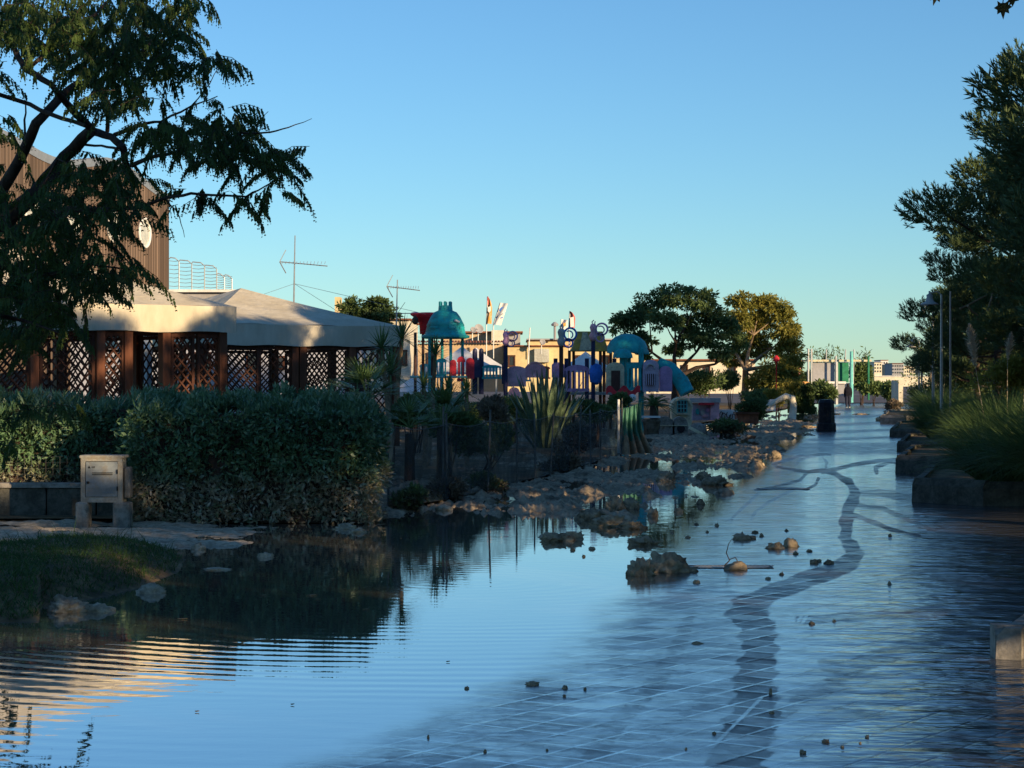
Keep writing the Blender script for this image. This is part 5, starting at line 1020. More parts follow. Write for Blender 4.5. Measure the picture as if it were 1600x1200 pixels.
# green netting hanging at the end of the fence
t = thing('netting_curtain', P(985, 700, 49), 'green garden netting gathered at the fence end, tan towards its hem', 'netting')
NETG = solid('green_netting', (.09, .24, .17), .6, .3, 4, dirt=(.05, .15, .11)); NETM = solid('tan_netting', (.40, .29, .19), .9, .3, 5, dirt=(.25, .18, .11))  # netting turns from green to tan in its lower part
a = P(972, 640, 48); vs = []; fs = []; nU, nV = 48, 22
for j in range(nV+1):
    q = j/nV; fl_ = 1+.9*max(0, q-.55)
    for i in range(nU+1): s = i/nU; x = a.x+(.02+.50*s)*fl_+.10*q*q*s; y = 48+.9*s+.12*math.sin(s*26+q*1.5)*(0.5+q*.8); z = 1.08*(1-q)+.16*s*(1-q)+.02-.03*math.sin(s*3.14)*(1-q); vs.append((x-.05*math.sin(s*26+q)*q, y, z))
for j in range(nV):
    for i in range(nU): k = j*(nU+1)+i; fs.append((k, k+1, k+nU+2, k+nU+1))
m = MB(); top = [f for f in fs if f[0]//(nU+1) < int(nV*(.66))+((f[0] % 7) < 3)*1]; m.cur = 0; m.add(vs, [])
m.f = fs; m.mi = [0 if (f[0]//(nU+1)) < nV*.62+2*math.sin((f[0] % (nU+1))*.9) else 1 for f in fs]; m.build('draped_net', [NETG, NETM], t, True)
m = MB(); b_ = P(966, 624, 48); m.tube([(b_.x, 47.9, 0), (b_.x, 47.9, b_.z)], .03, 6); m.build('stake', WPAINT, t)

# ---------------------------------------------------------------- net fence
NET, N = newmat('dark_shade_net'); c = N.mix(N.noise(N.obj(), 2, 4), (.010, .030, .036), (.02, .042, .05))
b = N.n('ShaderNodeBsdfPrincipled', i={'Base Color': c, 'Roughness': .8}); hole = N.ramp(N.noise(N.obj(), 3, 3), .35, .65, .35, .6)
N.out(N.n('ShaderNodeMixShader', i={0: hole, 1: b, 2: N.n('ShaderNodeBsdfTransparent')}).outputs[0])
t = thing('net_fence', (0, 33, 0), 'low dark green shade net fence on thin poles along the flooded garden edge', 'fence')
fl = [(-1.62, 27.3), (-.9, 29.0), (-.35, 31.2), (.1, 33.8), (.7, 36.6), (1.3, 39.8), (1.9, 43.4), (2.55, 47.4)]
m = MB(); vs = []; fs = []; pts = []
for (x0, y0), (x1, y1) in zip(fl[:-1], fl[1:]):
    for k in range(8): pts.append((x0+(x1-x0)*k/8, y0+(y1-y0)*k/8, k/8))
pts.append((*fl[-1], 0))
for x, y, k in pts:
    for j in range(6): q = j/5; vs.append((x+.05*math.sin(y*2+q*4), y+.03*math.sin(x*5+q*5), .06+q*1.06-.06*math.sin(math.pi*k)*q))
for i in range(len(pts)-1):
    for j in range(5): k = i*6+j; fs.append((k, k+6, k+7, k+1))
m.add(vs, fs); m.build('net', NET, t)
pl = solid('grey_fence_pole', (.17, .17, .16), .6, .3, 5, dirt=(.10, .09, .07))
for i, (x, y) in enumerate(fl+[(-1.0, 30.5), (.42, 35.1), (1.62, 41.5)]):
    m = MB(); m.tube([(x-.02, y-.06, -.1), (x+random.uniform(-.05, .05), y-.06, 1.18+random.uniform(-.05, .2))], .014, 6); m.build('pole', pl, t)
m = MB(); m.tube([(x, y-.01, 1.12-.06*math.sin(math.pi*k)) for x, y, k in pts], .005, 4); m.build('top_cord', pl, t)

# ---------------------------------------------------------------- spiky plants
def spike(m, base, d, L, w, droop, seg=5, chan=.25):
    base, d = Vector(base), Vector(d).normalized(); h = Vector((d.x, d.y, 0)); h = h.normalized() if h.length > .01 else Vector((1, 0, 0)); side = h.cross(Vector((0, 0, 1))); vs = []; fs = []
    for i in range(seg+1):
        q = i/seg; p_ = base+d*L*q+h*L*droop*.3*q*q-Vector((0, 0, 1))*L*droop*q**2; ww = w*(math.sin(min(1, q*1.5+.35)*math.pi/2)*(1-q**2.2)+.01)*.5
        nrm = side.cross(d)*(-1); vs += [p_-side*ww+nrm*ww*chan, p_, p_+side*ww+nrm*ww*chan]
    for i in range(seg):
        for k in (0, 1): fs.append((i*3+k, i*3+k+1, i*3+k+4, i*3+k+3))
    m.add(vs, fs)
t = thing('agave', P(850, 680, 49), 'huge upright grey green agave behind the net', 'agave')
c = P(852, 668, 49); q = 49/F_PX
for k in range(46):
    az = k*2.399; inner = k/46; tilt = .10+.60*inner+random.uniform(-.08, .08); L = (120+24*random.random()-30*inner)*q; m = MB()
    spike(m, (c.x+.30*math.cos(az)*inner, 49+.30*math.sin(az)*inner, .15), (math.cos(az)*tilt, math.sin(az)*tilt, 1), L*1.05, .19, .05+.25*inner*random.random(), 6, .35); m.build('leaf', L_AGA, t)
for lp, az in (((790, 560), 2.6), ((905, 650), .3), ((910, 640), .1)):
    m = MB(); spike(m, (c.x, 49, .2), (math.cos(az)*.8, -.3, .9), 80*q, .13, .55, 7); m.build('leaf', L_AGA, t)
def rosette(par, c, n, L, w, mat, up=.3, droop=.35, name='leaf', join_=False):
    mm = MB() if join_ else None
    for k in range(n):
        az = k*2.399; el = -.35+1.85*(k/n)**.9; m = mm or MB()
        spike(m, c, (math.cos(az)*math.cos(el), math.sin(az)*math.cos(el), math.sin(el)+up*.3), L*random.uniform(.8, 1.1), w, droop*random.uniform(.4, 1.2)*(1.2-k/n), 4)
        if not join_: m.build(name, mat, par)
    if join_: tag(mm.build(name, mat, par), kind='stuff')
def cordyline(px, py, pb, Y, L, n, mat, label, trunk=LBARK, lean=0):
    c = P(px, py, Y); b_ = P(px+lean, pb, Y); t = thing('cordyline', (b_.x, Y, .05), label, 'palm like plant'); m = MB()
    m.tube([(b_.x, Y, 0), ((b_.x*.5+c.x*.5)+.02, Y, c.z*.5), c], [.055, .045, .04], 7); m.build('trunk', trunk, t, True); rosette(t, c, n, L, .035, mat)
cordyline(610, 585, 690, 37, .62, 60, L_YUC, 'cordyline head drooping over the right post of the gazebo', lean=-10)
cordyline(628, 530, 660, 38, .55, 56, L_YUC, 'tallest cordyline head, on the long grey trunk right of the gazebo', lean=-22)
cordyline(680, 555, 690, 41, .50, 50, L_YUC, 'cordyline head under the teal dome', lean=-12)
cordyline(662, 604, 700, 39, .40, 44, L_YUC, 'small cordyline head low under the dome tower', lean=2)
cordyline(700, 606, 690, 42, .42, 40, L_YUC, 'dark cordyline head left of the sunlit yucca', lean=6)
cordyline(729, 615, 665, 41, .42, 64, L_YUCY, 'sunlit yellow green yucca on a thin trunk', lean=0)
cordyline(596, 545, 640, 36.5, .5, 50, L_YUC, 'cordyline head touching the right edge of the gazebo canopy', lean=18)
def fanpalm(px, py, Y, r_, label, n=12, zb=.1):
    c = P(px, py, Y); t = thing('fan_palm', (c.x, Y, .05), label, 'palm'); m = MB(); m.tube([(c.x, Y, 0), (c.x, Y, max(.2, c.z-.1))], [.10, .08], 8); m.build('trunk', BARK, t)
    for k in range(n):
        az = k*2.399; el = .15+1.1*random.random(); d = Vector((math.cos(az)*math.cos(el), math.sin(az)*math.cos(el), math.sin(el))); h = c+d*r_*.45; m = MB(); m.tube([c, h], .01, 3); s_ = d.cross(Vector((0, 0, 1))).normalized(); u_ = s_.cross(d)
        for j in range(13): a_ = (j-6)*.2; dd = d*math.cos(a_)+s_*math.sin(a_); spike(m, h, dd, r_*.65, .035, .15, 2)
        m.build('frond', L_YUC, t)
fanpalm(575, 622, 33, .75, 'fan palm with stiff fans beside the right gazebo post', 14)
fanpalm(690, 662, 34.5, .8, 'low wide fan palm behind the pole of the net', 12)
fanpalm(640, 668, 33.5, .65, 'low fan palm at the right end of the hedge', 10)
def cycad(px, py, Y, L, label, n=26, zc=None):
    c = P(px, py, Y); t = thing('cycad', (c.x, Y, .05), label, 'palm'); m = MB(); m.tube([(c.x, Y, 0), (c.x, Y, c.z)], [.16, .14], 8); m.build('trunk', BARK, t)
    for k in range(n):
        az = k*2.399; el = .05+1.1*(k/n); d = Vector((math.cos(az)*math.cos(el), math.sin(az)*math.cos(el), math.sin(el))); Bs = []; Ds = []; pr = None; m = MB(); s_ = d.cross(Vector((0, 0, 1))).normalized()
        pts = [c+d*L*q_-Vector((0, 0, L*.45*q_*q_)) for q_ in np.linspace(0, 1, 6)]; m.tube(pts, .012, 3, False)
        for j in range(14):
            q_ = .15+.85*j/14; b0_ = c+d*L*q_-Vector((0, 0, L*.45*q_*q_)); tl = L*.24*(1-.5*q_)
            for sg in (-1, 1): e = b0_+(s_*sg+d*.5).normalized()*tl; m.add([b0_+d*.012, e, b0_-d*.012], [(0, 1, 2)])
        m.build('frond', L_YUC, t)
cycad(1022, 634, 66, .75, 'dark cycad with arching fronds left of the cream playhouse', 30); cycad(1140, 668, 67, .6, 'low dark cycad in front of the patterned panel', 22); cycad(558, 598, 39.0, .55, 'dark potted palm inside the open bay of the right gazebo', 18)

# ---------------------------------------------------------------- broadleaf trees
def broadtree(base, forks, clusters, nleaf, lsize, lmat, bmat, label, r0, name='broadleaf_tree', droop=.3, cat='tree', lw=.4, group=None):
    t = thing(name, base, label, cat, group); b_ = Vector(base); m = MB(); F0 = b_+Vector(forks[0]); m.tube([b_-Vector((0, 0, .1)), b_.lerp(F0, .5)+Vector((.04, 0, 0)), F0], [r0, r0*.8, r0*.62], 9)
    for fx in forks[1:]: m.tube([F0, F0.lerp(b_+Vector(fx), .5)+Vector((random.uniform(-.1, .1), 0, .15)), b_+Vector(fx)], [r0*.5, r0*.34, r0*.2], 6)
    hubs = [F0]+[b_+Vector(f) for f in forks[1:]]; parts = []; tot = sum(r[0]*r[2] for _, r in clusters)
    for c, r_ in clusters:
        C_ = b_+Vector(c); hb = min(hubs, key=lambda h: (h-C_).length)
        m.tube([hb, hb.lerp(C_, .5)+Vector((0, 0, -.1)), C_], [r0*.2, r0*.12, r0*.05], 5)
        k = int(nleaf*r_[0]*r_[2]/tot); nc = max(5, k//60)
        cc, U0 = inball(nc, C_, r_, .15)
        for q_, u0 in zip(cc, U0):
            m.tube([C_, Vector(q_)], [r0*.035, .008], 3, False); kk = k//nc; s_ = min(r_)*.42
            B, U = inball(kk, q_, (s_*1.3, s_*1.3, s_*.8), .0); D = U*.5+np.array(u0)*.5+rng.normal(size=(kk, 3))*.5; D[:, 2] -= droop; L = lsize*rng.uniform(.6, 1.4, kk); parts.append(leafquads(B, D, L, L*lw))
    m.build('trunk', bmat, t, True); tag(npmesh('crown', *join(parts), lmat, t), kind='stuff'); return t
def pxcl(base, Y, items):
    """clusters given by where they sit round the trunk, in metres at the tree's distance"""
    out = []
    for px, py, rx, ry, dy in items:
        c = P(px, py, Y); out.append(((c.x-base[0], dy, c.z-base[2]), (rx*Y/F_PX, max(rx, ry)*Y/F_PX*.9, ry*Y/F_PX)))
    return out
Y = 88; b_ = P(1052, 598, Y); b_.z = 0
broadtree(tuple(b_), [(.1, 0, 1.9), (-.9, .2, 3.0), (.1, -.3, 3.4), (1.0, .2, 3.0), (1.8, 0, 2.5), (-1.4, 0, 2.2)], pxcl(b_, Y, [(985, 498, 24, 18, 0), (1015, 478, 26, 18, .6), (1050, 462, 34, 17, 0), (1088, 470, 28, 18, -.5), (1115, 492, 24, 18, .4), (1135, 515, 22, 17, 0), (1035, 500, 30, 17, -.8), (1075, 508, 28, 18, .8), (1000, 528, 24, 14, .3), (1100, 528, 30, 15, -.3), (1150, 540, 18, 12, .3), (966, 510, 12, 14, 0), (1060, 545, 26, 13, .5), (1125, 550, 20, 12, -.4), (1010, 552, 14, 9, .5)]),
          19000, .17, L_TREE, BARK, 'large dark spreading tree with sky showing through its crown', .24)
Y = 112; b_ = P(1162, 598, Y); b_.z = 0
broadtree(tuple(b_), [(.1, 0, 2.4), (-.9, .2, 3.8), (.5, -.3, 4.3), (1.6, .2, 3.6), (2.4, 0, 2.5)], pxcl(b_, Y, [(1160, 472, 22, 14, 0), (1190, 470, 26, 13, .6), (1218, 486, 22, 17, 0), (1150, 500, 22, 18, -.5), (1185, 505, 30, 22, .6), (1225, 520, 24, 22, -.3), (1180, 540, 26, 20, 1), (1232, 555, 20, 22, 0), (1205, 575, 28, 20, -.8), (1150, 560, 20, 12, 1), (1215, 600, 30, 18, -1.2), (1185, 600, 22, 16, -.5), (1236, 585, 14, 20, -.5)]),
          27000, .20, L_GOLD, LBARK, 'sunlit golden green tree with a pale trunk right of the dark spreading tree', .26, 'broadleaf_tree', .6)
Y = 78; b_ = P(575, 598, Y); b_.z = 0
broadtree(tuple(b_), [(0, 0, 2.4), (-.5, 0, 3.3), (.6, 0, 3.4)], pxcl(b_, Y, [(548, 480, 22, 12, 0), (568, 492, 24, 12, .4), (592, 476, 20, 12, 0), (604, 492, 18, 12, -.3), (580, 512, 30, 12, 0), (535, 495, 10, 10, .3)]), 7000, .16, L_TREE, BARK, 'small dark tree rising behind the right gazebo roof', .13)
Y = 100; b_ = P(905, 598, Y); b_.z = 0

# ---------------------------------------------------------------- pines
def pine_data(seed, h=8.5, rad=3.4, nt=10000, tuft=.31, base=.26):
    """one pine built about the origin: trunk, boughs, dead twigs and needle brushes"""
    rs = random.Random(seed); m = MB(); tp = []; z = 0; p_ = Vector((0, 0, 0))
    for i in range(8): tp.append(p_.copy()); p_ = p_+Vector((rs.uniform(-.16, .16), rs.uniform(-.16, .16), h/8))
    m.tube(tp, [.23*(1-i/9) for i in range(8)], 9); cl = []
    for i in range(30):
        f = base+(.97-base)*(i/29); idx = min(6, int(f*8)); c0 = tp[idx].lerp(tp[idx+1], f*8-idx) if idx < 7 else tp[7]
        az = i*2.399+rs.uniform(-.3, .3); rr = rad*(.55+.45*math.sin(math.pi*min(1, max(0, (f-base)/(1-base))*.75+.22)))*rs.uniform(.65, 1.0)*(1-.35*max(0, f-.75)*4*.6)
        e = c0+Vector((math.cos(az)*rr, math.sin(az)*rr, rr*rs.uniform(.12, .42))); md = c0.lerp(e, .5)+Vector((0, 0, -.12*rr)); m.tube([c0, md, e], [.07*(1.2-f), .04, .015], 5); cl.append((e, rs.uniform(.55, .95)*rad/3.4)); cl.append((md.lerp(e, .3)+Vector((0, 0, .2)), rs.uniform(.5, .8)*rad/3.4))
        for k in range(4): q = md.lerp(e, rs.random()); m.tube([q, q+Vector((rs.uniform(-.5, .5), rs.uniform(-.5, .5), rs.uniform(-.1, .4)))], [.012, .004], 3)
    for i in range(26):
        f = rs.uniform(.2, .62); az = rs.uniform(0, 6.28); c0 = Vector((0, 0, f*h)); L = rs.uniform(.7, 2.0); m.tube([c0, c0+Vector((math.cos(az)*L*.5, math.sin(az)*L*.5, -.1)), c0+Vector((math.cos(az)*L, math.sin(az)*L, rs.uniform(-.3, .5)))], [.02, .012, .004], 3)
    trunk = m.mesh('trunk', PBARK, True)
    w = np.array([r_*r_ for _, r_ in cl]); w /= w.sum(); V_ = []; 
    ks = rng.choice(len(cl), nt, p=w); C_ = np.array([tuple(cl[k][0]) for k in ks]); R_ = np.array([cl[k][1] for k in ks])[:, None]
    U = unit(rng.normal(size=(nt, 3))); Bp = C_+U*R_*np.array([1, 1, .55])*(.2+.70*rng.random((nt, 1))**.5)
    out_ = unit(Bp*np.array([1, 1, .3])-np.array([0, 0, h*.2])); A = unit(U*.55+out_*.35+np.array([0, 0, .75])+rng.normal(size=(nt, 3))*.22)
    NN = 16; B = np.repeat(Bp, NN, 0)+np.repeat(A, NN, 0)*(rng.random((nt*NN, 1))*tuft*.75); D = np.repeat(A, NN, 0)*1.0+rng.normal(size=(nt*NN, 3))*.38
    vq, fq = leafquads(B, D, tuft*rng.uniform(.32, .5, nt*NN), .024)
    ob = npmesh('crown', vq, fq, L_PINE); me = ob.data; bpy.data.objects.remove(ob); return trunk, me
PD = [pine_data(3), pine_data(8, 8.8, 3.2, 9000, .31), pine_data(14, 6.5, 3.3, 9000, .31, .06)]
PGRP = 'pines of the grove along the right side of the promenade'
def pine(x, y, v, sc, rz, label):
    t = bpy.data.objects.new('pine_tree', None); COL.objects.link(t); t.location = (x, y, 0); t.rotation_euler = (0, 0, rz); t.scale = (sc,)*3; tag(t, label, 'tree', PGRP)
    for nme, me, kd in (('trunk', PD[v][0], None), ('crown', PD[v][1], 'stuff')): o = bpy.data.objects.new(nme, me); COL.objects.link(o); o.parent = t; tag(o, kind=kd)
for x, y, v, sc, rz, lb in ((12.7, 44, 0, 1.0, .3, 'nearest tall pine filling the upper right edge of the photo'), (15.5, 57, 1, .92, 1.7, 'second tall pine along the promenade, behind the nearest one'), (16.5, 70, 0, .80, 2.9, 'pine whose left boughs reach furthest over the promenade'), (19.7, 86, 1, .68, .9, 'smaller pine above the street lamps'), (21.6, 98, 2, .85, 2.2, 'low dense pine at the far end of the grove')):
    pine(x, y, v, sc, rz, lb)
for k, (x, y, v, sc) in enumerate(((17.5, 50, 0, 1.35), (20, 61, 0, 1.35), (23, 70, 1, 1.3), (24, 88, 0, .9), (17, 40, 2, 1.0), (25, 102, 2, 1.05), (14.8, 48, 2, .85), (20, 42, 0, 1.3), (24, 52, 0, 1.3), (13.5, 27, 0, 1.1), (17, 23, 1, 1.1), (16.8, 55, 2, .95), (18.3, 66, 2, .66))): pine(x, y, v, sc, k*1.3, 'pine deeper in the grove, a row filled out with unseen pines for shade')
for k, (x, y, v, sc) in enumerate(((11.0, 31, 1, .9), (12.6, 36, 0, 1.0), (8.6, 22, 0, .88), (10.4, 26, 2, 1.15), (8.4, 14, 1, .86), (7.8, 6, 0, .85), (9.6, 0, 2, 1.1), (6.6, -2, 1, .85), (5.2, -9, 0, .95), (8.2, -12, 2, 1.1), (2.4, -13, 1, 1.0), (12, 18, 0, 1.0), (13, 9, 2, 1.1))): pine(x, y, v, sc, k*2.1, 'pine of the grove standing right of the camera')
# undergrowth under the pines
for k, (x, y, rx, rz_, lb) in enumerate(((17.5, 60, 3.2, 1.5, 'dark undergrowth thicket beneath the nearest pines'), (20, 76, 3.0, 1.6, 'dark thicket beneath the middle pines'), (22.5, 96, 3.0, 1.9, 'dark thicket left of the lamps at the far end of the grove'), (15, 48, 2.6, 1.6, 'dark thicket behind the nearest pampas clump'), (27, 118, 4.5, 2.4, 'rounded dark thicket at the far end of the grove'))):
    shrub((x, y, rz_*.8), (rx, 2.0, rz_), 9000, .2, L_TREE, lb, 'thicket', None, 'thicket')
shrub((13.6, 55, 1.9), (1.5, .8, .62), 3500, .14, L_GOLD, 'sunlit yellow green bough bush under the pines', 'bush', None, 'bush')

# ---------------------------------------------------------------- planters and pampas grass on the right
def planter(y0, y1, off, depth, label, mat, h=.34, ch=.55, own=None):
    xa, xb = .95+.18*y0+off, .95+.18*y1+off; t = thing('kerb_planter', (xa, y0, 0), label, 'planter'); pts = [(xa+ch*.9, y0), (xa, y0+ch), (xb, y1-ch), (xb+ch*.9, y1), (xb+depth, y1), (xa+depth, y0)]; pts = own or pts; w_ = .16; n = len(pts); cx_ = sum(p[0] for p in pts)/n; cy_ = sum(p[1] for p in pts)/n
    for i in range(n):
        A, B_ = Vector((*pts[i], 0)), Vector((*pts[(i+1) % n], 0)); L = (B_-A).length; u = (B_-A)/L; nv = Vector((-u.y, u.x, 0)); nv = -nv if nv.dot(Vector((cx_, cy_, 0))-A) < 0 else nv
        segs = max(1, round(L/1.0)) if L < 9 else max(1, round(L/1.4))
        for k in range(segs):
            a, b_ = A+u*(L*k/segs+.004), A+u*(L*(k+1)/segs-.004); hh = h+random.uniform(-.012, .012); o = nv*w_; sl = nv*.06; m = MB()
            m.add([a-Vector((0, 0, .1)), b_-Vector((0, 0, .1)), b_+o-Vector((0, 0, .1)), a+o-Vector((0, 0, .1)), a+sl*.2+Vector((0, 0, hh*.72)), b_+sl*.2+Vector((0, 0, hh*.72)), a+sl+Vector((0, 0, hh)), b_+sl+Vector((0, 0, hh)), b_+o+Vector((0, 0, hh)), a+o+Vector((0, 0, hh))],
                  [(3, 2, 1, 0), (0, 1, 5, 4), (4, 5, 7, 6), (6, 7, 8, 9), (2, 3, 9, 8), (1, 2, 8, 7, 5), (3, 0, 4, 6, 9)]); m.build('kerb_stone', mat, t)
    m = MB(); q = .14; m.add([(cx_+(x-cx_)*.97, cy_+(y-cy_)*.985, h-.07) for x, y in pts], [tuple(range(n))]); m.build('soil', SOIL, t)
planter(0, 0, 0, 0, 'nearest planter, with worn white kerb stones, cut by the right edge', CONC, .19, .5, [(2.97, 12.6), (3.42, 13.7), (5.2, 18), (7.4, 21), (8.5, 21), (7, 12.5)])
planter(28.2, 34.8, -.35, 4, 'second planter from the camera, with a dark chamfered kerb', DKERB, .34, .9)
planter(37.6, 46, -.5, 4.5, 'third planter from the camera, under the tallest plumes', DKERB, .34, 1.0)
planter(49.5, 59, -.4, 4.5, 'fourth planter from the camera, low and pale topped', DKERB, .26, .9)
planter(63, 78, -.5, 5, 'fifth planter from the camera beside the far paving', DKERB, .28, 1.0)
planter(84, 104, -.8, 5, 'far planter at the narrow end of the promenade', CONC, .35, 1.0)
PGG = 'pampas grass clumps along the right side'
def pampas(x, y, r_, h_, n, label, plumes=(), zb=.2, wd=.011):
    t = thing('pampas_grass', (x, y, 0), label, 'ornamental grass', PGG); az = rng.random(n)*6.283; k = rng.random(n)**.6; B = np.stack([x+np.cos(az)*r_*.28*k, y+np.sin(az)*r_*.28*k, np.full(n, zb)], 1)
    sp_ = .12+.50*k; D = np.stack([np.cos(az)*sp_, np.sin(az)*sp_, np.ones(n)], 1)+rng.normal(size=(n, 3))*.1
    tag(npmesh('blades', *blades(B, D, h_*rng.uniform(.65, 1.15, n), wd, rng.uniform(.2, .95, n), 6), L_PAMP, t), kind='stuff')
    for dx, dz0, dz1, lean in plumes:
        m = MB(); a, b_ = Vector((x+dx*.5, y, zb)), Vector((x+dx, y, dz0)); c = Vector((x+dx+lean, y, dz1)); m.tube([a, b_, c], [.008, .006, .003], 4); st = m.build('stalk', PLUME, t)
        n2 = 700; q = rng.random(n2)[:, None]; Bp = np.array(b_)+(np.array(c)-np.array(b_))*q; D2 = rng.normal(size=(n2, 3))*.35+np.array([lean, 0, .9]); L2 = (dz1-dz0)*.2*(.35+np.sin(np.clip(q[:, 0]*1.05, 0, 1)*math.pi))
        tag(npmesh('plume', *leafquads(Bp, D2, L2, .012), PLUME, t), kind='stuff')
pampas(7.5, 27.5, 1.25, 1.75, 4200, 'nearest pampas clump spilling over the kerb at the right edge'); pampas(8.3, 31.5, 1.2, 1.75, 3600, 'second pampas clump from the camera at the right edge'); pampas(7.0, 29.4, .9, 1.3, 2400, 'short pampas clump leaning over the second planter')
pampas(9.9, 41, 1.2, 1.7, 3800, 'pampas clump with three tall plumes in the third planter', ((-.62, 2.0, 2.85, -.12), (.45, 2.35, 3.1, .02), (.02, 2.15, 2.7, .08))); pampas(11.4, 43.5, 1.2, 1.7, 3000, 'pampas clump with one golden plume, behind the third planter', ((-.45, 2.3, 2.9, .06),)); pampas(8.9, 38.6, .8, 1.2, 2200, 'dark upright pampas clump at the front corner of the third planter', (), .25)
pampas(12.6, 53, 1.5, 1.75, 3400, 'pampas clump in the fourth planter'); pampas(11.6, 55.5, 1.2, 1.4, 2400, 'low pampas clump at the promenade edge of the fourth planter'); pampas(14.3, 60, 1.7, 1.8, 2800, 'wide pampas clump behind the fourth planter'); pampas(14.4, 68, 1.5, 1.5, 2600, 'pampas clump in the fifth planter', (), .2, .016); pampas(16.2, 76, 1.6, 1.7, 2600, 'pampas clump below the street lamps', ((-.6, 1.8, 2.2, .05), (-1.0, 1.8, 2.15, .02)), .2, .016)
pampas(18.3, 88, 1.8, 1.8, 2600, 'pampas clump with a row of short plumes in the far planter', ((-.9, 1.9, 2.45, .02), (-.3, 1.9, 2.5, .04), (.3, 1.9, 2.4, 0), (.8, 1.9, 2.5, .03)), .2, .02)
pampas(10.6, 34.5, 1.4, 1.9, 3000, 'tall pampas clump at the right edge behind the second planter')
# bare pale branch lying across the lit boughs
m = MB()
for pl in ([(1500, 482), (1510, 478), (1528, 468), (1541, 462)], [(1512, 478), (1520, 488), (1532, 494), (1545, 482)], [(1541, 492), (1548, 470), (1551, 458)], [(1545, 484), (1538, 505)]): m.tube([P(x, y, 50+i*.1) for i, (x, y) in enumerate(pl)], [.03-.004*i for i in range(len(pl))], 5)
tag(m.build('dead_branch', LBARK), 'bare pale forked branch hanging beneath the pines', 'branch')
# street lamps
LG = 'promenade street lamps'
def lamp(px, py, Y, h0, label, hood=True):
    c = P(px, py, Y); t = thing('street_lamp', (c.x, Y, 0), label, 'street lamp', LG); m = MB(); m.tube([(c.x, Y, 0), (c.x, Y, .8), (c.x, Y, c.z+.12)], [.06, .05, .03], 8); m.build('pole', METAL, t)
    m = MB(); m.tube([(c.x, Y, c.z+.10), (c.x-.12, Y, c.z+.2), (c.x-.34, Y, c.z+.16)], .018, 6); m.build('arm', METAL, t)
    m = MB(); x = c.x-.36; m.lathe((x, Y, c.z-.2), [(.28, 0), (.27, .03), (.13, .1), (.09, .22), (.10, .3), (.03, .34), (.03, .42)], 14); m.build('hood', GREYP, t, True); m = MB(); m.lathe((x, Y, c.z-.24), [(.05, 0), (.10, .03), (.1, .06)], 10); m.build('bulb_glass', GLASS, t)
lamp(1471, 466, 62, 4, 'nearest hooded street lamp in front of the pines'); lamp(1458, 486, 72, 4, 'second hooded street lamp, slightly lower and left of the nearest'); lamp(1436, 536, 98, 4, 'farther street lamp above the row of short plumes'); lamp(1440, 533, 106, 4, 'farthest street lamp of the row')
m = MB(); a = P(1485, 455, 60); m.tube([(a.x, 60, 0), a], [.035, .025], 6); tag(m.build('flagpole', METAL), 'bare white pole right of the nearest street lamp', 'pole')

# ---------------------------------------------------------------- middle of the promenade
c = G(1291, 674); q = c.y/F_PX; t = thing('litter_bin', (c.x, c.y, 0), 'tall dark tapered litter bin standing alone on the promenade', 'litter bin'); H_ = 50*q
def sq(m, prof, n=4, rz=.785): 
    vs = []; fs = []
    for w_, z in prof:
        for k in range(8):
            a_ = math.pi/8+k*math.pi/4; r_ = w_*(1.0 if k % 1 == 0 else 1); vs.append((c.x+math.copysign(min(abs(math.cos(a_))*1.18, 1)*w_, math.cos(a_)), c.y+math.copysign(min(abs(math.sin(a_))*1.18, 1)*w_, math.sin(a_)), z))
    for i in range(len(prof)-1):
        for k in range(8): j = (k+1) % 8; fs.append((i*8+k, i*8+j, (i+1)*8+j, (i+1)*8+k))
    fs += [tuple(range(7, -1, -1)), tuple(range(len(prof)*8-8, len(prof)*8))]; m.add(vs, fs); return m
w_ = 29*q/2
sq(MB(), [(w_, 0), (w_*1.0, .04), (w_*.97, H_*.24), (w_*.88, H_*.27)]).build('base', BIN, t); sq(MB(), [(w_*.87, H_*.27), (w_*.80, H_*.84), (w_*.78, H_*.86)]).build('bin_body', BIN, t); sq(MB(), [(w_*.84, H_*.86), (w_*.84, H_*.90), (w_*.7, H_*.99), (w_*.3, H_*1.0)]).build('lid', BIN, t)
m = MB(); m.box((c.x, c.y-w_*.80, H_*.72), (w_*.9, .03, .10)); m.build('slot', GRATE, t)
for zz in (.62, .4): m = MB(); m.box((c.x, c.y-w_*.85, H_*zz), (w_*1.1, .02, .02)); m.build('ridge', BIN, t)
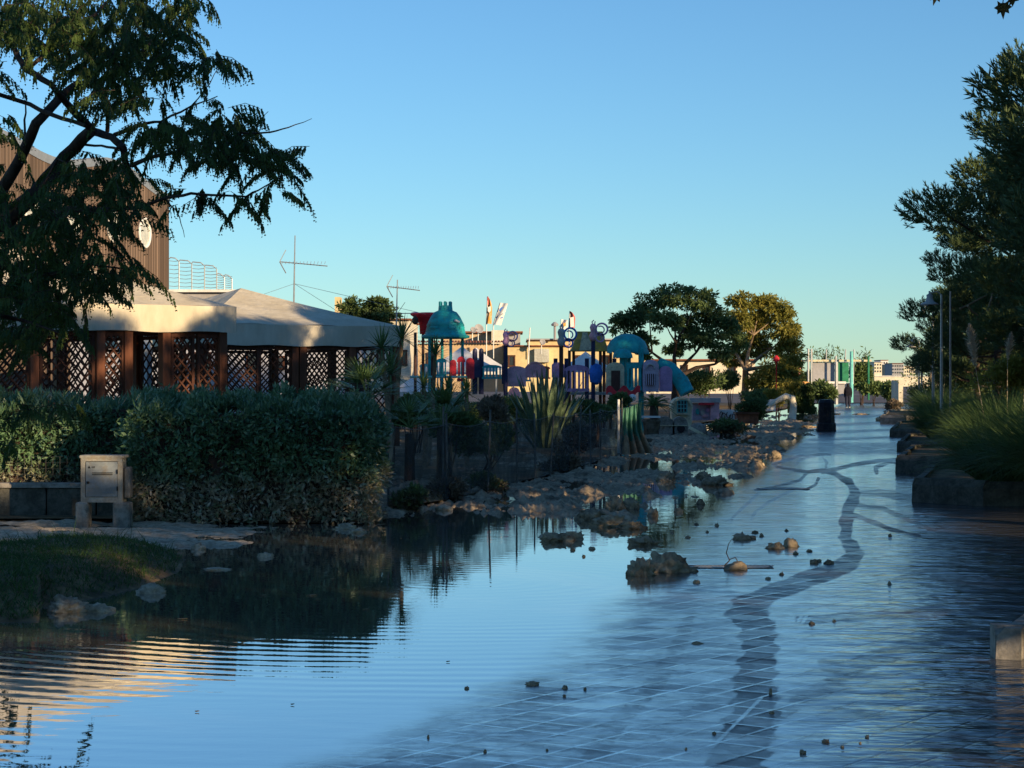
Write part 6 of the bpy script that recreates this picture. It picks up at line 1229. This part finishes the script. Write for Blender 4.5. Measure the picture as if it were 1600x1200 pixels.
def person(base, h, az, cols, label, pose, fat=1.0):
    """one continuous skinned body; cols = list of (zlo, zhi, material) clothing bands, then hair as a child"""
    t = thing('person', base, label, 'person', None, True); t.rotation_euler = (0, 0, az); s = h
    J, E_, Rr = pose; me = bpy.data.meshes.new('body'); me.from_pydata([tuple(Vector(j)*s) for j in J], E_, []); o = bpy.data.objects.new('body', me); COL.objects.link(o)
    md = o.modifiers.new('s', 'SKIN'); o.modifiers.new('u', 'SUBSURF').levels = 2; sk = me.skin_vertices[0].data
    for i, r_ in enumerate(Rr): sk[i].radius = (r_[0]*s*fat, r_[1]*s*fat); sk[i].use_root = i == 0
    dg = bpy.context.evaluated_depsgraph_get(); nm = bpy.data.meshes.new_from_object(o.evaluated_get(dg)); bpy.data.objects.remove(o)
    for m_ in cols[0]: nm.materials.append(m_)
    for p_ in nm.polygons: p_.use_smooth = True; cz = p_.center/s; p_.material_index = cols[1](cz)
    o = bpy.data.objects.new('body', nm); COL.objects.link(o); o.parent = t
    hd = MB(); hz = J[3][2]*s; hx, hy = J[3][0]*s, J[3][1]*s
    hd.lathe((hx, hy+.012*s, hz-.05*s), [(.025*s, -.03*s), (.052*s, .0), (.056*s, .05*s), (.05*s, .085*s), (.03*s, .105*s), (.004, .112*s)], 14); hd.build('hair', cols[2], t, True)
    return t
def walk_pose(st=.09, arm=.05, bend=0.0):
    J = [(0, 0, .53), (0, .01, .66), (0, bend, .81), (0, bend-.01, .925), (0, bend, .86),
         (-.05, 0, .50), (-.055, -st*.5, .28), (-.055, -st*1.0, .045), (-.055, -st*1.0-.075, .02), (.05, 0, .50), (.055, st*.15, .28), (.055, st*.9, .07), (.055, st*.9-.06, .02),
         (-.105, bend, .80), (-.135, arm*.3, .63), (-.13, -arm, .49), (-.125, -arm*1.3, .43), (.105, bend, .80), (.135, arm*.4, .63), (.13, -arm*.6, .49), (.125, -arm*.9, .43)]
    E_ = [(0, 1), (1, 2), (2, 4), (4, 3), (0, 5), (5, 6), (6, 7), (7, 8), (0, 9), (9, 10), (10, 11), (11, 12), (2, 13), (13, 14), (14, 15), (15, 16), (2, 17), (17, 18), (18, 19), (19, 20)]
    Rr = [(.085, .06), (.078, .058), (.075, .055), (.045, .055), (.03, .03), (.055, .055), (.04, .042), (.027, .028), (.024, .018), (.055, .055), (.04, .042), (.027, .028), (.024, .018), (.036, .036), (.028, .028), (.021, .021), (.016, .018), (.036, .036), (.028, .028), (.021, .021), (.016, .018)]
    return J, E_, Rr
b_ = G(1325, 637.5)
person(b_, 1.66, R(170), ([CLOTHD, DENIM, SKIN, WPAINT], lambda z: 3 if z.z < .045 else 1 if z.z < .5 else 2 if z.z > .872 and z.y < .0 else 0, HAIR), 'person in dark clothes and pale shoes walking away on the promenade', walk_pose(.09, .05), 1.6)
b_ = P(216, 598, 39.2); b_.z = .45
person(b_, 1.66, R(-62), ([CLOTHW, DENIM, SKIN, HAIR], lambda z: 1 if z.z < .49 else 2 if (z.z > .85) else 2 if z.z < .47 else 0, HAIR), 'woman with long dark hair and white jacket in the gazebo doorway', walk_pose(.02, -.03))
m = MB(); m.tube([(b_.x-.02, 39.24, b_.z+1.60), (b_.x-.05, 39.27, b_.z+1.45), (b_.x-.04, 39.26, b_.z+1.22)], [.07, .085, .05], 8); hh = m.build('hair', HAIR, None, True); pw = [o for o in COL.objects if o.name.startswith('person')][-1]; hh.parent = pw; bpy.context.view_layer.update(); hh.matrix_parent_inverse = pw.matrix_world.inverted()

# ---------------------------------------------------------------- far end
Yf = 150
t = thing('pergola', P(1310, 640, Yf), 'white post and beam pergola with green screens across the far end', 'pergola')
bx2(MB(), 1252, 1362, 562, 565, Yf, .3).build('beam', CREAM, t)
for px in (1263, 1268, 1306, 1330, 1357): m = MB(); m.tube([P(px, 625, Yf-.4), P(px, 545 if px < 1270 else 556, Yf-.4)], .075, 8); m.build('post', METAL if px != 1357 else GREENP, t)
for pa, pb, mt in ((1309, 1326, GREENP), (1270, 1304, GREYW)): bx2(MB(), pa, pb, 566, 597, Yf+.3, .08).build('screen', mt, t)
for px in (1320, 1333, 1290): m = MB(); m.tube([P(px, 600, Yf+2), P(px+1, 546, Yf+2)], .05, 5); m.build('thin_pole', METAL, t)
m = MB(); m.tube([P(1330.5, 629, 149), P(1330.5, 549, 149)], [.13, .12], 8); tag(m.build('green_post', LTEAL), 'pale green post with a white top behind the walking person', 'post')
m = MB(); m.tube([P(1307, 632, 146), P(1307, 566, 146)], [.13, .12], 8); tag(m.build('grey_post', METAL), 'grey post left of the walking person', 'post')
for px, py, w_, h_, Y, sz, mt, lb in ((1270, 598, 60, 46, 160, .3, L_TREE, 'dark bush behind the left posts of the pergola'), (1345, 585, 46, 56, 156, .3, L_TREE, 'dark round bush right of the green post'), (1290, 612, 60, 34, 140, .28, L_TREE, 'low dark bush under the pergola screens'), (1365, 606, 50, 30, 150, .26, L_BUSH, 'green bush in front of the far buildings'), (1390, 610, 26, 34, 145, .24, L_BUSH, 'green bush against the end of the far white wall'), (1398, 634, 24, 16, 118, .2, L_DRY, 'sunlit dry weeds at the right edge of the far paving')):
    c = P(px, py, Y); q = Y/F_PX; shrub((c.x, Y, c.z), (w_/2*q, 1.2, h_/2*q), 3200, sz, mt, lb)
m = MB(); c = P(1252, 619, 112); q = 112/F_PX
hedge_leaves(7000, [(1, (c.x-19*q, 112, 0), (38*q, 0, 0), (0, 0, 42*q), (0, -1, 0)), (.6, (c.x-19*q, 112, 42*q), (38*q, 0, 0), (0, 1.1, 0), (0, 0, 1)), (.6, (c.x+19*q, 112, 0), (0, 1.1, 0), (0, 0, 42*q), (1, 0, 0))], ((c.x, 112, 0), (c.x, 112.6, 21*q), (36*q, 1.0, 40*q)), .14, L_TREE, 'clipped cube shaped hedge at the foot of the golden tree', 'hedge')
# thin leaning twigs of the tall reeds above the pergola
for k, (px, lb) in enumerate(((1290, 'wispy bare shrub rising above the pergola beam'), (1348, 'small wispy sprig right of the green post'))):
    c = P(px, 598, 158); t = thing('wispy_shrub', (c.x, 158, 0), lb, 'shrub'); m = MB(); B = []; D = []
    for j in range(16 if k == 0 else 7):
        a_ = random.uniform(-.9, .9); e = P(px+a_*34*(1 if k == 0 else .4), (556-random.random()*13), 158); m.tube([(c.x, 158, 0), (c.x*.4+e.x*.6, 158, e.z*.75), e], [.04, .03, .01], 3)
        for z in range(16): q = random.uniform(.7, 1); B.append(np.array([c.x, 158, 0])*(1-q)+np.array(e)*q+rng.normal(size=3)*.15); D.append(rng.normal(size=3)+np.array([0, 0, .3]))
    m.build('stems', BARK, t); tag(npmesh('foliage', *leafquads(np.array(B), np.array(D), .35, .11), L_TREE, t), kind='stuff')
# inflatable, bits of the far playground under the golden tree
INFP = solid('pink_inflatable', (.75, .30, .28), .5, .1, 2); INFO = solid('orange_inflatable', (.80, .42, .14), .5, .15, 2)
t = thing('inflatable_figure', P(1247, 600, 118), 'tall pink inflatable figure beside the golden tree', 'inflatable'); c = P(1246, 598, 118); m = MB()
m.tube([c+Vector((0, 0, -.1)), c+Vector((0, 0, .35)), c+Vector((-.05, 0, .7)), c+Vector((.06, 0, 1.05)), c+Vector((.12, 0, 1.2))], [.12, .13, .24, .2, .1], 10); m.build('body', INFP, t, True); m = MB(); m.lathe(c+Vector((.12, 0, 1.1)), [(.05, 0), (.14, .08), (.12, .2), (.03, .26)], 10); m.build('head', INFO, t, True)
t = thing('inflatable_float', P(1242, 600, 117.5), 'orange and white inflatable base under the pink figure', 'inflatable'); m = MB(); a = P(1230, 596, 117.5); m.tube([a+Vector((0, 0, -.05)), a+Vector((.5, 0, -.15)), a+Vector((1.2, 0, -.18)), a+Vector((1.5, 0, -.3))], [.14, .2, .16, .08], 10); m.build('base_tube', INFO, t, True); m = MB(); a = P(1231, 589, 117.3); m.lathe(a-Vector((0, 0, .15)), [(.04, 0), (.17, .1), (.14, .24), (.02, .3)], 10); m.build('white_knob', WPAINT, t, True)
m = MB(); c = P(1213, 561, 108.5); m.lathe(c-Vector((0, 0, .2)), [(.03, 0), (.15, .1), (.17, .25), (.04, .4)], 10); m.tube([c, Vector((c.x, c.y, 0))], .03, 5); tag(m.build('red_lantern', RED, None, True), 'small red balloon like sign showing through the golden tree', 'sign')
t = thing('far_table', P(1300, 608, 148), 'pale low counter under the pergola', 'counter'); bx2(MB(), 1288, 1322, 596, 599.5, 148, 1).build('top', WPAINT, t); bx2(MB(), 1290, 1320, 599.5, 618, 148.2, .6).build('front', GREYW, t)
# wall and town at the far right
t = thing('far_wall', P(1392, 600, 170), 'long low sunlit white wall before the distant town', 'wall'); bx2(MB(), 1366, 1480, 588, 604, 170, .4).build('wall_body', CREAMW, t); bx2(MB(), 1364, 1482, 587, 588.3, 169.9, .6).build('cap', WHITEW, t)
m = MB(); bx2(m, 1404, 1411, 594, 632, 132, 2.5); tag(m.build('white_pier', CREAMW), 'sunlit pale pier at the end of the planters', 'pier')
for k, (pa, pb, yt, Y, mt, fl_, lb) in enumerate(((1366, 1378, 566, 420, CREAMW, 3, 'leftmost pale town building beyond the low white wall'), (1376, 1388, 563, 460, WHITEW, 4, 'white stepped town building second from the left'), (1387, 1396, 570, 430, TANW, 3, 'tan town building between the white and grey ones'), (1394, 1412, 568, 400, GREYW, 4, 'grey many windowed town building at the right'), (1410, 1430, 572, 440, CREAMW, 3, 'cream town building partly behind the pines'))):
    t = thing('town_building', P((pa+pb)/2, 598, Y), lb, 'building'); bx2(MB(), pa, pb, yt, 600, Y, 8).build('wall', mt, t); bx2(MB(), pa-.3, pb+.3, yt-.8, yt, Y-.3, 8.6).build('roof', TERRA if k % 2 else GREYW, t)
    nw = max(2, int((pb-pa)/3.2))
    for i in range(nw):
        for j in range(fl_): px = pa+(pb-pa)*(i+.5)/nw; py = yt+2.5+j*5.2; bx2(MB(), px-.7, px+.7, py, py+2.4, Y-.12, .2).build('window', GLASS, t)
for pa, pb, ya, Y, lb in ((1255, 1300, 606, 150, 'pale kerb left of the far end'),): m = MB(); bx2(m, pa, pb, 622, 625, 140, .5); tag(m.build('pale_kerb', WHITEW), 'pale kerb across the far end of the promenade', 'kerb')
# hills
hm, N = newmat('far_hills'); N.out(N.n('ShaderNodeBsdfPrincipled', i={'Base Color': N.mix(N.noise(N.pos(), .002, 5), (.10, .13, .12), (.16, .18, .16)), 'Roughness': 1.0}))
leafm = solid('fallen_leaf', (.20, .15, .07), .7, .3, 20)
for px, py, w_ in ((285, 968, 16), (412, 931, 12), (487, 931, 18), (497, 937, 9), (572, 953, 12), (308, 1113, 7), (457, 1102, 6), (150, 1020, 8), (700, 1035, 6), (520, 905, 10), (380, 1005, 7), (640, 890, 10)):
    c = G(px, py); q = c.y/F_PX; m = MB(); W_ = w_*q/2; m.add([(c.x-W_, c.y, .004), (c.x-W_*.2, c.y-W_*.5, .003), (c.x+W_, c.y-W_*.1, .006), (c.x+W_*.1, c.y+W_*.5, .005), (c.x-W_, c.y, .008), (c.x-W_*.2, c.y-W_*.5, .006), (c.x+W_, c.y-W_*.1, .010), (c.x+W_*.1, c.y+W_*.5, .009)], [(3, 2, 1, 0), (4, 5, 6, 7), (0, 1, 5, 4), (1, 2, 6, 5), (2, 3, 7, 6), (3, 0, 4, 7)])
    tag(m.build('floating_leaf', leafm), 'small dead leaf floating on the puddle', 'leaf', 'dead leaves floating on the puddle')
# debris along the far right kerb
for px, py, w_, h_, lb in ((1392, 645, 20, 12, 'tan debris heap against the far planter'), (1378, 652, 16, 8, 'dark log like debris left of the tan heap')):
    c = G(px, py+6); q = c.y/F_PX; tag(lump('debris_heap', (c.x, c.y, .02), (w_/2*q, .5, h_*q*.7), SILT if w_ > 18 else MUD, px*.1), lb, 'debris')
clods('thin mud patch on the paving near the person', [(1290, 662, 20, 2), (1262, 668, 26, 3), (1240, 672, 30, 4), (1300, 648, 20, 3), (1270, 652, 24, 4), (1345, 648, 24, 2)], 'thin mud patches near the person', MUD, 'mud_patch', 'mud')
